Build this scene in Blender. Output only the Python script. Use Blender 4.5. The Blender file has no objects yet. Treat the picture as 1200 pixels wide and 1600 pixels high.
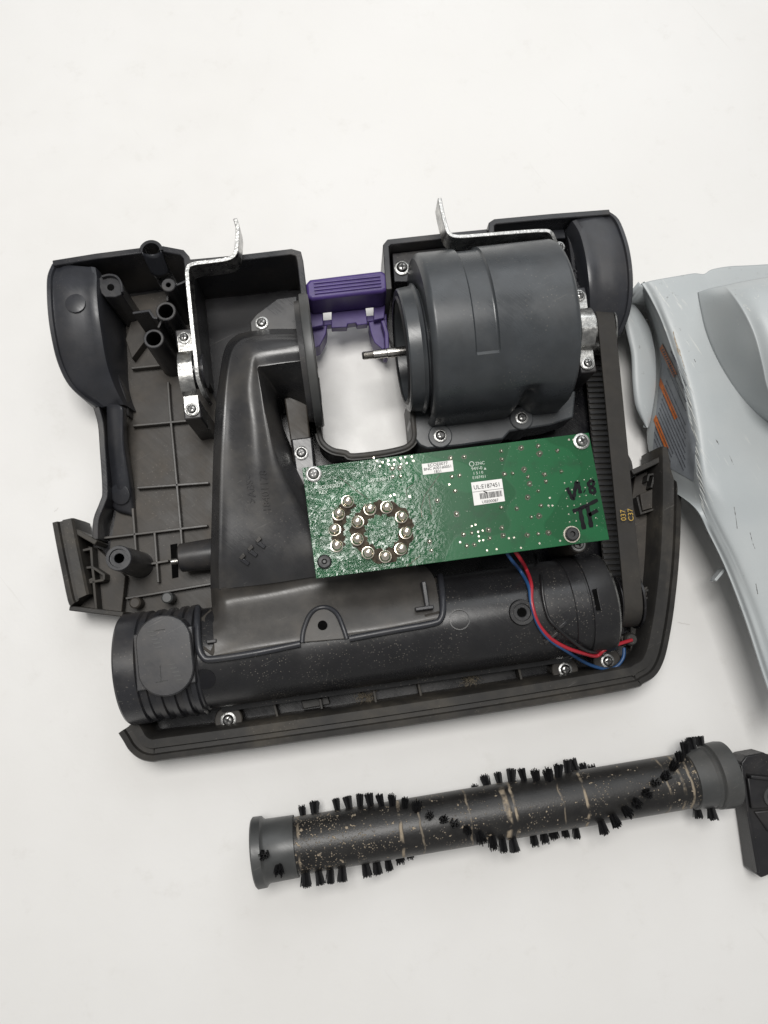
import bpy, bmesh, math, random
from mathutils import Vector, Matrix
from mathutils.bvhtree import BVHTree
random.seed(7)
SC = bpy.context.scene
COL = SC.collection
pi = math.pi
def rad(a): return math.radians(a)

# ------------------------------------------------------------------ camera
CAM_H = 0.55; FPX = 1150.0; NADIR = (548.0, 985.0)      # focal length in photo pixels, and the pixel straight below the lens
DOWN = Vector(((NADIR[0] - 600) / FPX, (800 - NADIR[1]) / FPX, -1.0)).normalized()
CROT = DOWN.rotation_difference(Vector((0, 0, -1)))
cam_d = bpy.data.cameras.new('camera'); cam = bpy.data.objects.new('camera', cam_d); COL.objects.link(cam)
cam.location = (0, 0, CAM_H); cam.rotation_mode = 'QUATERNION'; cam.rotation_quaternion = CROT
cam_d.sensor_fit = 'VERTICAL'; cam_d.sensor_height = 36; cam_d.sensor_width = 27
cam_d.lens = 36 * FPX / 1600; cam_d.clip_start = 0.01; cam_d.clip_end = 20
SC.camera = cam
SC.render.resolution_x = 768; SC.render.resolution_y = 1024

# ------------------------------------------------------------------ light
world = bpy.data.worlds.new('World'); SC.world = world; world.use_nodes = True
bg = world.node_tree.nodes['Background']
bg.inputs[0].default_value = (1.0, 0.995, 0.985, 1); bg.inputs[1].default_value = 0.27
def area(name, loc, target, size, power, col, sy=None):
    d = bpy.data.lights.new(name, 'AREA'); d.energy = power; d.color = col
    d.shape = 'RECTANGLE'; d.size = size; d.size_y = sy or size
    o = bpy.data.objects.new(name, d); COL.objects.link(o); o.location = loc
    o.rotation_euler = (Vector(target) - Vector(loc)).to_track_quat('-Z', 'Y').to_euler()
    return o
area('ceiling_lamp', (-0.12, 0.36, 1.55), (-0.02, 0.05, 0), 0.60, 19.5, (1.0, 0.98, 0.95), 0.55)
area('window_light', (0.5, 1.7, 1.5), (0.0, 0.1, 0), 1.4, 11.5, (0.95, 0.98, 1.0))
SC.view_settings.view_transform = 'Standard'; SC.view_settings.look = 'None'
SC.view_settings.exposure = 0.0; SC.view_settings.gamma = 1.0
SC.view_settings.use_curve_mapping = False
SC.render.engine = 'CYCLES'
SC.cycles.max_bounces = 8

# ------------------------------------------------------------------ helpers
CAMP = Vector((0, 0, CAM_H))
def ray(u, v):
    return CROT @ Vector(((u - 600) / FPX, (800 - v) / FPX, -1.0))
def P(u, v, z=0.0):
    d = ray(u, v); return CAMP + d * ((z - CAM_H) / d.z)
def PP(l, z=None): return [P(a[0], a[1], a[2] if len(a) > 2 else z) for a in l]
def cr(pts, n=6, closed=False):
    out = []; N = len(pts)
    for i in range(N if closed else N - 1):
        g = lambda k: pts[k % N] if closed else pts[max(0, min(N - 1, k))]
        a, b, c, d = g(i - 1), g(i), g(i + 1), g(i + 2)
        for j in range(n):
            t = j / n
            out.append(0.5 * ((2 * b) + (c - a) * t + (2 * a - 5 * b + 4 * c - d) * t * t + (3 * b - a - 3 * c + d) * t ** 3))
    if not closed: out.append(pts[-1].copy())
    return out

def mk(name, verts, faces, mat, parent=None, smooth=True, bevel=0, seg=2, solid=0, ang=35, mats=None, fm=None):
    me = bpy.data.meshes.new(name); me.from_pydata([tuple(v) for v in verts], [], faces)
    me.update()
    if smooth:
        me.shade_smooth(); me.set_sharp_from_angle(angle=rad(ang))
    for m in ([mat] + (mats or [])): me.materials.append(m)
    if fm:
        for p, k in zip(me.polygons, fm): p.material_index = k
    return link(name, me, parent, bevel, seg, solid)
def link(name, me, parent=None, bevel=0, seg=2, solid=0):
    o = bpy.data.objects.new(name, me); COL.objects.link(o)
    if parent is not None: adopt(o, parent)
    if solid:
        m = o.modifiers.new('solid', 'SOLIDIFY'); m.thickness = solid; m.offset = -1
    if bevel:
        m = o.modifiers.new('bevel', 'BEVEL'); m.width = bevel; m.segments = seg; m.limit_method = 'ANGLE'; m.angle_limit = rad(40); m.harden_normals = False
    return o
def adopt(o, parent):
    o.parent = parent
    o.matrix_parent_inverse = Matrix.Translation(-parent.location) if parent.type == 'EMPTY' else Matrix.Identity(4)
def thing(name, label, cat, loc, group=None):
    o = bpy.data.objects.new(name, None); COL.objects.link(o); o.location = loc
    o['label'] = label; o['category'] = cat; o.empty_display_size = .02
    if group: o['group'] = group
    return o

def prism_w(name, pts, zb, mat, parent, bevel=.0005, **k):
    """pts: world points (top), extruded straight down to zb"""
    n = len(pts); vs = list(pts) + [Vector((p.x, p.y, zb)) for p in pts]
    a = sum(pts[i].x * pts[(i + 1) % n].y - pts[(i + 1) % n].x * pts[i].y for i in range(n))
    idx = list(range(n)) if a > 0 else list(range(n))[::-1]
    fs = [tuple(idx), tuple(n + i for i in idx[::-1])]
    for j in range(n):
        i0, i1 = idx[j], idx[(j + 1) % n]; fs.append((i0, n + i0, n + i1, i1))
    return mk(name, vs, fs, mat, parent, bevel=bevel, **k)
def prism(name, px, zt, zb, mat, parent, bevel=.0005, **k):
    return prism_w(name, PP(px, zt), zb, mat, parent, bevel, **k)
def normals2(path, closed=False):
    N = len(path); out = []
    for i in range(N):
        a = path[i - 1] if (i > 0 or closed) else None
        b = path[(i + 1) % N] if (i < N - 1 or closed) else None
        d1 = (path[i] - a) if a is not None else (b - path[i]); d2 = (b - path[i]) if b is not None else d1
        d1 = Vector((d1.x, d1.y)).normalized(); d2 = Vector((d2.x, d2.y)).normalized()
        n1 = Vector((-d1.y, d1.x)); n2 = Vector((-d2.y, d2.x)); m = n1 + n2
        if m.length < 1e-6: m = n1
        m.normalize(); m /= max(.4, m.dot(n1)); out.append(m)
    return out
def sweep(name, path, prof, mat, parent, closed=False, bevel=0, **k):
    """prof: closed list of (offset left of travel, height added to path z)"""
    ns = normals2(path, closed); vs = []; fs = []; M = len(prof); N = len(path)
    for p, n in zip(path, ns):
        for d, h in prof: vs.append(Vector((p.x + n.x * d, p.y + n.y * d, p.z + h)))
    for i in range(N if closed else N - 1):
        for j in range(M):
            a = i * M + j; b = i * M + (j + 1) % M; c = ((i + 1) % N) * M + (j + 1) % M; d = ((i + 1) % N) * M + j
            fs.append((a, b, c, d))
    if not closed: fs += [tuple(range(M))[::-1], tuple((N - 1) * M + j for j in range(M))]
    o = mk(name, vs, fs, mat, parent, bevel=bevel, **k)
    fixn(o.data); return o
def fixn(me):
    bm = bmesh.new(); bm.from_mesh(me); bmesh.ops.recalc_face_normals(bm, faces=bm.faces); bm.to_mesh(me); bm.free()
def wall(name, px, zt, zb, th, mat, parent, closed=False, bevel=.0006, n=0):
    """standing wall, path traced along its top; z per point allowed"""
    pts = PP(px, zt)
    if n: pts = cr(pts, n, closed)
    ns = normals2(pts, closed); vs = []; fs = []; N = len(pts)
    for p, q in zip(pts, ns):
        q = Vector((q.x, q.y, 0)) * th * .5
        b = Vector((p.x, p.y, zb))
        vs += [p - q, p + q, b + q, b - q]
    for i in range(N if closed else N - 1):
        for j in range(4):
            k = ((i + 1) % N) * 4
            fs.append((i * 4 + j, i * 4 + (j + 1) % 4, k + (j + 1) % 4, k + j))
    if not closed: fs += [(3, 2, 1, 0), tuple((N - 1) * 4 + j for j in range(4))]
    o = mk(name, vs, fs, mat, parent, bevel=bevel); fixn(o.data); return o
def frame(axis, up=Vector((0, 0, 1))):
    a = axis.normalized(); s = up.cross(a)
    if s.length < 1e-4: s = Vector((0, 1, 0)).cross(a)
    s.normalize(); return a, s, a.cross(s)
def lathe(name, prof, org, axis, mat, parent, segs=48, closed_ends=True, ang=30, mats=None, fmr=None, **k):
    """prof list of (along, radius)"""
    a, s, t = frame(axis); vs = []; fs = []; fm = []
    for (x, r) in prof:
        for j in range(segs):
            th = 2 * pi * j / segs
            vs.append(org + a * x + (s * math.cos(th) + t * math.sin(th)) * r)
    for i in range(len(prof) - 1):
        for j in range(segs):
            fs.append((i * segs + j, i * segs + (j + 1) % segs, (i + 1) * segs + (j + 1) % segs, (i + 1) * segs + j)); fm.append(fmr[i] if fmr else 0)
    if closed_ends:
        fs += [tuple(range(segs))[::-1], tuple((len(prof) - 1) * segs + j for j in range(segs))]; fm += [0, fmr[-1] if fmr else 0]
    o = mk(name, vs, fs, mat, parent, ang=ang, mats=mats, fm=fm if fmr else None, **k)
    fixn(o.data); return o
def tubemesh(pts, r, segs=10):
    vs = []; fs = []; N = len(pts); prev = None
    for i in range(N):
        t = (pts[min(i + 1, N - 1)] - pts[max(i - 1, 0)]).normalized()
        if prev is None: prev = Vector((0, 0, 1)) if abs(t.z) < .9 else Vector((1, 0, 0))
        s = (prev - t * prev.dot(t)).normalized(); prev = s; b = t.cross(s)
        rr = r[i] if isinstance(r, (list, tuple)) else r
        for j in range(segs):
            th = 2 * pi * j / segs; vs.append(pts[i] + (s * math.cos(th) + b * math.sin(th)) * rr)
    for i in range(N - 1):
        for j in range(segs):
            fs.append((i * segs + j, i * segs + (j + 1) % segs, (i + 1) * segs + (j + 1) % segs, (i + 1) * segs + j))
    fs += [tuple(range(segs))[::-1], tuple((N - 1) * segs + j for j in range(segs))]
    return vs, fs
def tube(name, pts, r, mat, parent, segs=10, n=0):
    if n: pts = cr(pts, n)
    vs, fs = tubemesh(pts, r, segs); return mk(name, vs, fs, mat, parent, ang=50)
def patch(sections, nu, nv):
    """dense smooth grid through control sections -> verts, faces, (rows, cols)"""
    rows = [cr(s, nu) for s in sections]; C = len(rows[0])
    cols = [cr([r[j] for r in rows], nv) for j in range(C)]; R = len(cols[0])
    vs = [cols[j][i] for i in range(R) for j in range(C)]
    fs = [(i * C + j, i * C + j + 1, (i + 1) * C + j + 1, (i + 1) * C + j) for i in range(R - 1) for j in range(C - 1)]
    up = 0.0
    for f in fs[::7]: up += (vs[f[1]] - vs[f[0]]).cross(vs[f[2]] - vs[f[0]]).z
    if up < 0: fs = [f[::-1] for f in fs]
    return vs, fs, R, C
def bvh(vs, fs): return BVHTree.FromPolygons([tuple(v) for v in vs], fs)
def onto(tree, u, v, off=.0003):
    h, n, i, d = tree.ray_cast(CAMP, ray(u, v).normalized())
    if h is None: return None, None
    if n.dot(ray(u, v)) > 0: n = -n
    return h + n * off, n
def box_w(c, ax, ay, az):
    vs = [c + ax * x + ay * y + az * z for z in (-1, 1) for y in (-1, 1) for x in (-1, 1)]
    fs = [(0, 2, 3, 1), (4, 5, 7, 6), (0, 1, 5, 4), (2, 6, 7, 3), (0, 4, 6, 2), (1, 3, 7, 5)]
    return vs, fs
class Bag:
    def __init__(s): s.v = []; s.f = []
    def add(s, vs, fs):
        b = len(s.v); s.v += list(vs); s.f += [tuple(b + i for i in f) for f in fs]
    def box(s, c, ax, ay, az): s.add(*box_w(c, ax, ay, az))
    def build(s, name, mat, parent, **k):
        o = mk(name, s.v, s.f, mat, parent, **k); fixn(o.data); return o
_fontmesh = {}
def text(name, body, pos, xdir, ydir, size, mat, parent, align='CENTER', squash=1.0, thick=0.0):
    cu = bpy.data.curves.new('txt', 'FONT'); cu.body = body; cu.size = 1.0; cu.align_x = align; cu.align_y = 'CENTER'
    cu.extrude = thick; cu.resolution_u = 3
    ob = bpy.data.objects.new('txt', cu); COL.objects.link(ob)
    dg = bpy.context.evaluated_depsgraph_get(); me = bpy.data.meshes.new_from_object(ob.evaluated_get(dg))
    bpy.data.objects.remove(ob); bpy.data.curves.remove(cu)
    x = xdir.normalized(); z = x.cross(ydir).normalized(); y = z.cross(x)
    for v in me.vertices:
        c = v.co; v.co = pos + x * c.x * size * squash + y * c.y * size + z * c.z
    me.materials.clear(); me.materials.append(mat); me.name = name
    return link(name, me, parent)

# ------------------------------------------------------------------ materials
def newmat(name):
    m = bpy.data.materials.new(name); m.use_nodes = True
    nt = m.node_tree; return m, nt, nt.nodes['Principled BSDF']
def N(nt, t, **k):
    n = nt.nodes.new(t)
    for a, b in k.items(): setattr(n, a, b)
    return n
def noise(nt, scale, detail=4, rough=.55, coord=None, dist=0):
    n = N(nt, 'ShaderNodeTexNoise'); n.inputs['Scale'].default_value = scale; n.inputs['Detail'].default_value = detail
    n.inputs['Roughness'].default_value = rough; n.inputs['Distortion'].default_value = dist
    nt.links.new(coord if coord else obco(nt), n.inputs['Vector']); return n.outputs['Fac']
def obco(nt):
    if 'OC' not in nt.nodes: n = N(nt, 'ShaderNodeTexCoord'); n.name = 'OC'
    return nt.nodes['OC'].outputs['Object']
def streak(nt, ang, along, across):
    vr = N(nt, 'ShaderNodeVectorRotate', rotation_type='Z_AXIS'); vr.inputs['Angle'].default_value = ang; nt.links.new(obco(nt), vr.inputs['Vector'])
    mp = N(nt, 'ShaderNodeMapping'); mp.inputs['Scale'].default_value = (along, across, across); nt.links.new(vr.outputs[0], mp.inputs['Vector']); return mp.outputs[0]
def ramp(nt, fac, a, b, ca=0.0, cb=1.0):
    n = N(nt, 'ShaderNodeMapRange'); n.interpolation_type = 'SMOOTHSTEP'
    for i, v in zip(('From Min', 'From Max', 'To Min', 'To Max'), (a, b, ca, cb)): n.inputs[i].default_value = v
    nt.links.new(fac, n.inputs['Value']); return n.outputs[0]
def mixc(nt, fac, a, b):
    n = N(nt, 'ShaderNodeMix', data_type='RGBA')
    for s, v in (('A', a), ('B', b)):
        i = [x for x in n.inputs if x.name == s and x.type == 'RGBA'][0]
        if isinstance(v, tuple): i.default_value = (*v, 1)
        else: nt.links.new(v, i)
    f = n.inputs[0]
    if isinstance(fac, float): f.default_value = fac
    else: nt.links.new(fac, f)
    return [x for x in n.outputs if x.type == 'RGBA'][0]
def math_(nt, op, a, b=None):
    n = N(nt, 'ShaderNodeMath', operation=op)
    for i, v in enumerate((a, b)):
        if v is None: continue
        if isinstance(v, (int, float)): n.inputs[i].default_value = v
        else: nt.links.new(v, n.inputs[i])
    return n.outputs[0]
def bump(nt, h, strength, dist, bsdf, slot='Normal'):
    n = N(nt, 'ShaderNodeBump'); n.inputs['Strength'].default_value = strength; n.inputs['Distance'].default_value = dist
    nt.links.new(h, n.inputs['Height']); nt.links.new(n.outputs[0], bsdf.inputs[slot]); return n
def plastic(name, col, rough=.4, dust=.25, dustcol=(.105, .09, .073), speck=.3, spec=.5, grain=.25, patchy=26):
    m, nt, b = newmat(name)
    big = noise(nt, patchy, 5, .6); mid = noise(nt, 170, 3); fine = noise(nt, 1500, 2)
    dm = math_(nt, 'MULTIPLY', ramp(nt, big, .40, .72), ramp(nt, mid, .25, .7, .5, 1))
    dm = math_(nt, 'MULTIPLY', dm, dust * 1.6)
    base = mixc(nt, ramp(nt, noise(nt, 60, 4), .3, .7), tuple(c * .86 for c in col), tuple(c * 1.12 for c in col))
    c1 = mixc(nt, dm, base, dustcol)
    sp = N(nt, 'ShaderNodeTexVoronoi'); sp.inputs['Scale'].default_value = 560 if speck > .5 else 420; nt.links.new(obco(nt), sp.inputs['Vector'])
    sm = math_(nt, 'MULTIPLY', ramp(nt, sp.outputs['Distance'], .24 if speck > .5 else .20, .12 if speck > .5 else .10), ramp(nt, noise(nt, 32, 4), .40 if speck > .5 else .5, .62))
    c2 = mixc(nt, math_(nt, 'MULTIPLY', sm, speck), c1, (.26, .235, .20))
    nt.links.new(c2, b.inputs['Base Color'])
    # fine scratches
    sc = noise(nt, 1.0, 3, .6, streak(nt, .7, 40, 900))
    sc2 = math_(nt, 'MULTIPLY', ramp(nt, noise(nt, 1.0, 2, .5, streak(nt, -.5, 22, 1100)), .68, .72), ramp(nt, noise(nt, 30, 2), .5, .6))
    c2 = mixc(nt, math_(nt, 'MULTIPLY', sc2, .35), c2, (.14, .135, .125)); nt.links.new(c2, b.inputs['Base Color'])
    r = math_(nt, 'ADD', ramp(nt, big, .3, .75, rough - .06, rough + .14), ramp(nt, sc, .35, .65, -.02, .025))
    nt.links.new(r, b.inputs['Roughness']); b.inputs['Specular IOR Level'].default_value = spec
    h = math_(nt, 'ADD', fine, math_(nt, 'MULTIPLY', mid, 1.5)); bump(nt, h, grain * .32, .00022, b)
    return m
def simple(name, col, rough=.5, metal=0, spec=.5, var=.12, scale=90, grain=.15, coat=0, dist=.0003, fine=700):
    m, nt, b = newmat(name)
    c = mixc(nt, ramp(nt, noise(nt, scale, 4), .3, .7), tuple(x * (1 - var) for x in col), tuple(min(1, x * (1 + var)) for x in col))
    nt.links.new(c, b.inputs['Base Color']); b.inputs['Metallic'].default_value = metal
    nt.links.new(ramp(nt, noise(nt, scale * 2.3, 3), .3, .7, rough * .82, rough * 1.18), b.inputs['Roughness'])
    b.inputs['Specular IOR Level'].default_value = spec; b.inputs['Coat Weight'].default_value = coat
    if grain: bump(nt, noise(nt, fine, 3), grain, dist, b)
    return m

M = {}
M['shell'] = plastic('charcoal_plastic', (.023, .0235, .027), .32, .22)
M['wheel'] = plastic('charcoal_plastic_clean', (.027, .0285, .034), .36, .08, speck=.12)
M['floor'] = plastic('dusty_plastic', (.036, .032, .028), .46, .45, (.095, .081, .066), .35, .35, .35)
M['rim'] = plastic('bumper_rubber', (.022, .021, .020), .48, .40, (.085, .074, .058), .25, .4, .4)
M['motor'] = plastic('motor_plastic', (.046, .051, .056), .30, .04, speck=.35)
M['duct'] = plastic('duct_plastic', (.033, .033, .035), .29, .22, (.10, .09, .075), .25)
M['ductlow'] = plastic('duct_foot_plastic', (.046, .043, .040), .36, .35, (.11, .096, .08), .12)
M['black'] = plastic('black_plastic', (.006, .006, .008), .24, .06, speck=.3)
M['chamber'] = plastic('chamber_plastic', (.015, .015, .0165), .30, .10, (.045, .041, .036), .52)
M['belt'] = plastic('belt_rubber', (.027, .025, .023), .62, .25, (.06, .054, .045), .10, .3, .5)
M['partblack'] = plastic('loose_part_plastic', (.014, .014, .016), .42, .12, speck=.3)
M['box_shade'] = plastic('box_shade_plastic', (.0035, .0035, .0055), .30, .02, speck=.05, spec=.3)  # near-black colour carries the deep shade inside the box
M['tooth'] = simple('belt_tooth_rubber', (.012, .012, .013), .5)
M['void'] = simple('hole_shade', (.003, .003, .003), .9, spec=.05, grain=0)  # shade inside holes and slots, put into the colour
M['purple'] = plastic('purple_plastic', (.062, .036, .165), .42, .05, (.10, .08, .12), .15)
M['brush'] = simple('bristle_black', (.007, .007, .008), .6, spec=.3, grain=0)
M['cap'] = plastic('end_cap_plastic', (.055, .057, .057), .42, .12, speck=.1)
M['steel'] = simple('steel', (.55, .53, .50), .25, 1, scale=200)
M['screwdark'] = simple('screw_recess_shade', (.05, .05, .05), .4, .6)  # dark colour stands in for shade in the cross slot and groove
M['white'] = simple('sticker_paper', (.78, .77, .75), .6, var=.03)
M['ink'] = simple('black_ink', (.008, .008, .010), .6, spec=.12, grain=0)
M['red'] = simple('red_insulation', (.36, .018, .03), .38, var=.1)
M['blue'] = simple('blue_insulation', (.018, .065, .17), .38, var=.1)
M['blk'] = simple('black_insulation', (.012, .012, .013), .38)
M['silk'] = simple('silkscreen_white', (.55, .62, .55), .6, var=.2, scale=600, grain=0)
M['yel'] = simple('yellow_ink', (.42, .27, .04), .6, grain=0, var=.3, scale=1500)
M['flux'] = simple('flux_residue', (.045, .034, .022), .6, spec=.15, var=.45, scale=260, grain=.5)
M['stain'] = simple('flux_stain', (.045, .055, .030), .35, var=.5, scale=600)
M['solder'] = simple('solder', (.62, .58, .50), .28, 1, scale=500)
M['rubber'] = simple('rubber_black', (.015, .015, .016), .5)
M['orange'] = simple('orange_ink', (.60, .17, .04), .5, var=.2, scale=300, grain=0)
M['tag'] = simple('label_film', (.26, .28, .305), .4, var=.1, grain=.1)
M['tagink'] = simple('label_ink', (.05, .05, .065), .5, grain=0)
M['hair'] = simple('hair', (.38, .34, .30), .5, grain=0)
M['scuff'] = simple('scuffed_plastic', (.56, .57, .55), .6, grain=0)
M['scuffd'] = simple('dark_scuff', (.16, .165, .16), .6, grain=0, var=.4, scale=800)
M['glue'] = simple('brown_stain', (.40, .33, .24), .6, grain=0, var=.3, scale=500)
M['lint'] = simple('lint', (.20, .17, .125), .9, grain=0)

def zinc(name):
    m, nt, b = newmat(name)
    c = mixc(nt, ramp(nt, noise(nt, 130, 5, .7), .3, .72), (.30, .30, .295), (.60, .595, .57))
    c = mixc(nt, ramp(nt, noise(nt, 60, 4), .58, .75, 0, .35), c, (.42, .36, .24))
    nt.links.new(c, b.inputs['Base Color']); b.inputs['Metallic'].default_value = 1
    nt.links.new(ramp(nt, noise(nt, 300, 3), .3, .7, .22, .42), b.inputs['Roughness'])
    bump(nt, noise(nt, 420, 4), .35, .0005, b); return m
M['zinc'] = zinc('zinc_plate')
M['zincedge'] = simple('zinc_cut_edge', (.46, .46, .45), .40, 1, scale=300, grain=.7, dist=.0006, fine=500)

def table_mat():
    m, nt, b = newmat('white_table_laminate')
    c = mixc(nt, ramp(nt, noise(nt, 5, 5), .3, .7), (.775, .765, .745), (.80, .793, .778))
    c = mixc(nt, ramp(nt, noise(nt, 38, 6, .7), .56, .76, 0, .45), c, (.69, .675, .645))
    scr = math_(nt, 'MULTIPLY', ramp(nt, noise(nt, 1, 4, .6, streak(nt, .9, 7, 150), .6), .66, .72), ramp(nt, noise(nt, 9, 3), .5, .64)); c = mixc(nt, math_(nt, 'MULTIPLY', scr, .22), c, (.55, .53, .50))
    c = mixc(nt, ramp(nt, noise(nt, 420, 3), .735, .79, 0, .30), c, (.55, .52, .48))
    nt.links.new(c, b.inputs['Base Color'])
    nt.links.new(ramp(nt, noise(nt, 40, 4), .3, .7, .30, .44), b.inputs['Roughness'])
    b.inputs['Specular IOR Level'].default_value = .35
    bump(nt, noise(nt, 260, 3), .12, .0006, b); return m
M['table'] = table_mat()

def cover_mat():
    m, nt, b = newmat('light_grey_plastic')
    c = mixc(nt, ramp(nt, noise(nt, 18, 4), .3, .7), (.405, .435, .445), (.44, .465, .470))
    s = noise(nt, 1, 4, .65, streak(nt, 1.05, 28, 520))
    sm = math_(nt, 'MULTIPLY', ramp(nt, s, .60, .66), ramp(nt, noise(nt, 22, 3), .47, .60))
    c = mixc(nt, math_(nt, 'MULTIPLY', sm, .75), c, (.60, .61, .58))
    d = math_(nt, 'MULTIPLY', ramp(nt, noise(nt, 190, 4, .7), .64, .72), ramp(nt, noise(nt, 16, 3), .5, .62))
    c = mixc(nt, math_(nt, 'MULTIPLY', d, .6), c, (.15, .15, .14))
    nt.links.new(c, b.inputs['Base Color']); b.inputs['Roughness'].default_value = .42
    h = math_(nt, 'ADD', math_(nt, 'MULTIPLY', noise(nt, 1200, 2), .5), math_(nt, 'MULTIPLY', sm, .6)); bump(nt, h, .3, .0004, b)
    return m
M['cover'] = cover_mat()

def roller_mat(A, B):
    """black tube with grit and thin tan dust rings; coordinates along the axis"""
    m, nt, b = newmat('roller_tube_dirty')
    ax = (B - A).normalized()
    vd = N(nt, 'ShaderNodeVectorMath', operation='DOT_PRODUCT'); nt.links.new(obco(nt), vd.inputs[0]); vd.inputs[1].default_value = ax
    x = math_(nt, 'SUBTRACT', vd.outputs['Value'], A.dot(ax))
    L = (B - A).length
    wob = math_(nt, 'MULTIPLY', math_(nt, 'SUBTRACT', noise(nt, 60, 2), .5), .006)
    xx = math_(nt, 'ADD', x, wob)
    ring = None
    for (t, w, k) in ((.085, .0012, .5), (.295, .0015, .85), (.335, .001, .45), (.435, .001, .5), (.515, .0026, 1.0), (.532, .0012, .9), (.68, .0012, .9), (.63, .0008, .4), (.855, .0011, .6), (.885, .0013, .7), (.905, .0012, .7), (.925, .0012, .75)):
        d = math_(nt, 'ABSOLUTE', math_(nt, 'SUBTRACT', xx, t * L)); q = math_(nt, 'MULTIPLY', ramp(nt, d, w, w * .3), k)
        ring = q if ring is None else math_(nt, 'MAXIMUM', ring, q)
    ring = math_(nt, 'MULTIPLY', ring, ramp(nt, noise(nt, 120, 3), .38, .62))
    col = mixc(nt, ramp(nt, noise(nt, 90, 4), .3, .7), (.010, .0095, .0095), (.020, .019, .018))
    v = N(nt, 'ShaderNodeTexVoronoi'); v.inputs['Scale'].default_value = 640; nt.links.new(obco(nt), v.inputs['Vector'])
    endm = math_(nt, 'MAXIMUM', ramp(nt, x, .34 * L, .08 * L), ramp(nt, x, .84 * L, .93 * L))
    g = math_(nt, 'MULTIPLY', ramp(nt, v.outputs['Distance'], .36, .22), ramp(nt, math_(nt, 'ADD', noise(nt, 70, 4, .65), math_(nt, 'MULTIPLY', endm, .15)), .50, .62))
    blob = ramp(nt, math_(nt, 'ADD', noise(nt, 260, 4, .6), math_(nt, 'MULTIPLY', endm, .035)), .655, .69)
    dirt = math_(nt, 'MAXIMUM', math_(nt, 'MULTIPLY', math_(nt, 'MULTIPLY', g, ramp(nt, noise(nt, 700, 1), .4, .6)), .8), math_(nt, 'MAXIMUM', ring, math_(nt, 'MULTIPLY', blob, .9)))
    c = mixc(nt, dirt, col, (.36, .295, .215)); nt.links.new(c, b.inputs['Base Color'])
    nt.links.new(ramp(nt, dirt, 0, 1, .40, .8), b.inputs['Roughness']); bump(nt, math_(nt, 'ADD', dirt, math_(nt, 'MULTIPLY', noise(nt, 900, 2), .3)), .5, .0006, b)
    return m

# ================================================================== STRUCTURE: the table
def sheet(name, x0, x1, y0, y1, z, mat):
    o = mk(name, [Vector((x0, y0, z)), Vector((x1, y0, z)), Vector((x1, y1, z)), Vector((x0, y1, z))], [(0, 1, 2, 3)], mat, None, smooth=False); return o
tb = sheet('table_top', -1.6, 1.6, -1.3, 2.2, 0, M['table']); tb['kind'] = 'structure'
tb['label'] = 'white laminate table top with faint scuffs'

# ================================================================== VACUUM BASE
VB = thing('vacuum_cleaner_base', 'opened dark grey vacuum cleaner base with motor, air duct and green circuit board', 'vacuum base', P(600, 800, 0))
EX = (P(1025, 1072, .033) - P(215, 1192, .033)); EX.z = 0; EX.normalize(); EY = Vector((-EX.y, EX.x, 0)); EZ = Vector((0, 0, 1))

# ---- floor pan
pan = [(84, 414, .065), (232, 392, .065), (288, 402, .065), (462, 398, .065), (476, 470, .065), (494, 560, .045), (496, 675, .045), (516, 706, .045), (550, 716, .045), (632, 706, .045), (649, 690, .045), (643, 560, .045), (610, 470, .065),
       (606, 384, .065), (690, 374, .065), (768, 350, .065), (953, 336, .065), (981, 430, .065), (957, 526, .045), (962, 640, .035), (982, 733, .03), (1060, 703, .033), (1052, 950, .033), (1026, 1056, .033), (216, 1186, .033),
       (192, 1150, .033), (204, 1120, .03), (198, 965, .03), (110, 946, .033), (84, 821, .033), (153, 848, .03), (168, 770, .03), (154, 638, .031), (79, 440, .066)]
prism_w('floor_pan', [Vector((p.x, p.y, .010)) for p in PP(pan)], .003, M['black'], VB, bevel=0)  # near-black colour also stands in for shade between the parts
prism_w('bay_floor', [Vector((p.x, p.y, .0106)) for p in PP([(100, 420, .065), (225, 400, .065), (284, 410, .064), (302, 520, .064), (345, 640, .02), (345, 930, .02), (330, 960, .02), (205, 965, .02), (160, 950, .02), (158, 850, .03), (172, 770, .03), (160, 640, .03), (110, 560, .06)])], .0095, M['floor'], VB, bevel=0)
# ---- floor ribs (left bay)
RIBS = [[(262, 596), (265, 640), (276, 756), (282, 825), (284, 852)], [(207, 794), (212, 862)], [(241, 830), (247, 910)], [(207, 665), (292, 657)], [(214, 762), (326, 754)], [(157, 841), (324, 821)], [(235, 881), (263, 876)], [(196, 935), (330, 912)], [(205, 575), (262, 569)]]
for r in RIBS: wall('rib', r, .0165, .0095, .0017, M['ductlow'], VB, bevel=.0003)  # lighter plastic paints in the light caught on the rib tops
# ---- rims
wall('side_rim', [(150, 636, .032), (157, 662, .032), (160, 700, .031), (164, 766, .030), (160, 785, .030), (150, 812, .030), (149, 843, .029)], None, .003, .0042, M['shell'], VB, n=4)
# gusset running down from the wheel housing
g = [[(166, 632, .030), (180, 632, .038), (192, 636, .040), (197, 638, .030)], [(167, 680, .026), (181, 690, .034), (193, 690, .036), (200, 695, .022)], [(170, 740, .020), (183, 750, .026), (201, 750, .026), (209, 760, .014)], [(172, 790, .013), (185, 800, .014), (206, 806, .014), (214, 815, .009)]]
vs, fs, R, C = patch([PP(s) for s in g], 5, 6); mk('gusset', vs, fs, M['wheel'], VB, solid=.002)
lathe('mould_mark', [(0, .0075), (.0006, .0075), (.0008, .0070)], P(188, 772, .0215), EZ + Vector((-.25, -.35, 0)), M['wheel'], VB, 28)
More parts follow.
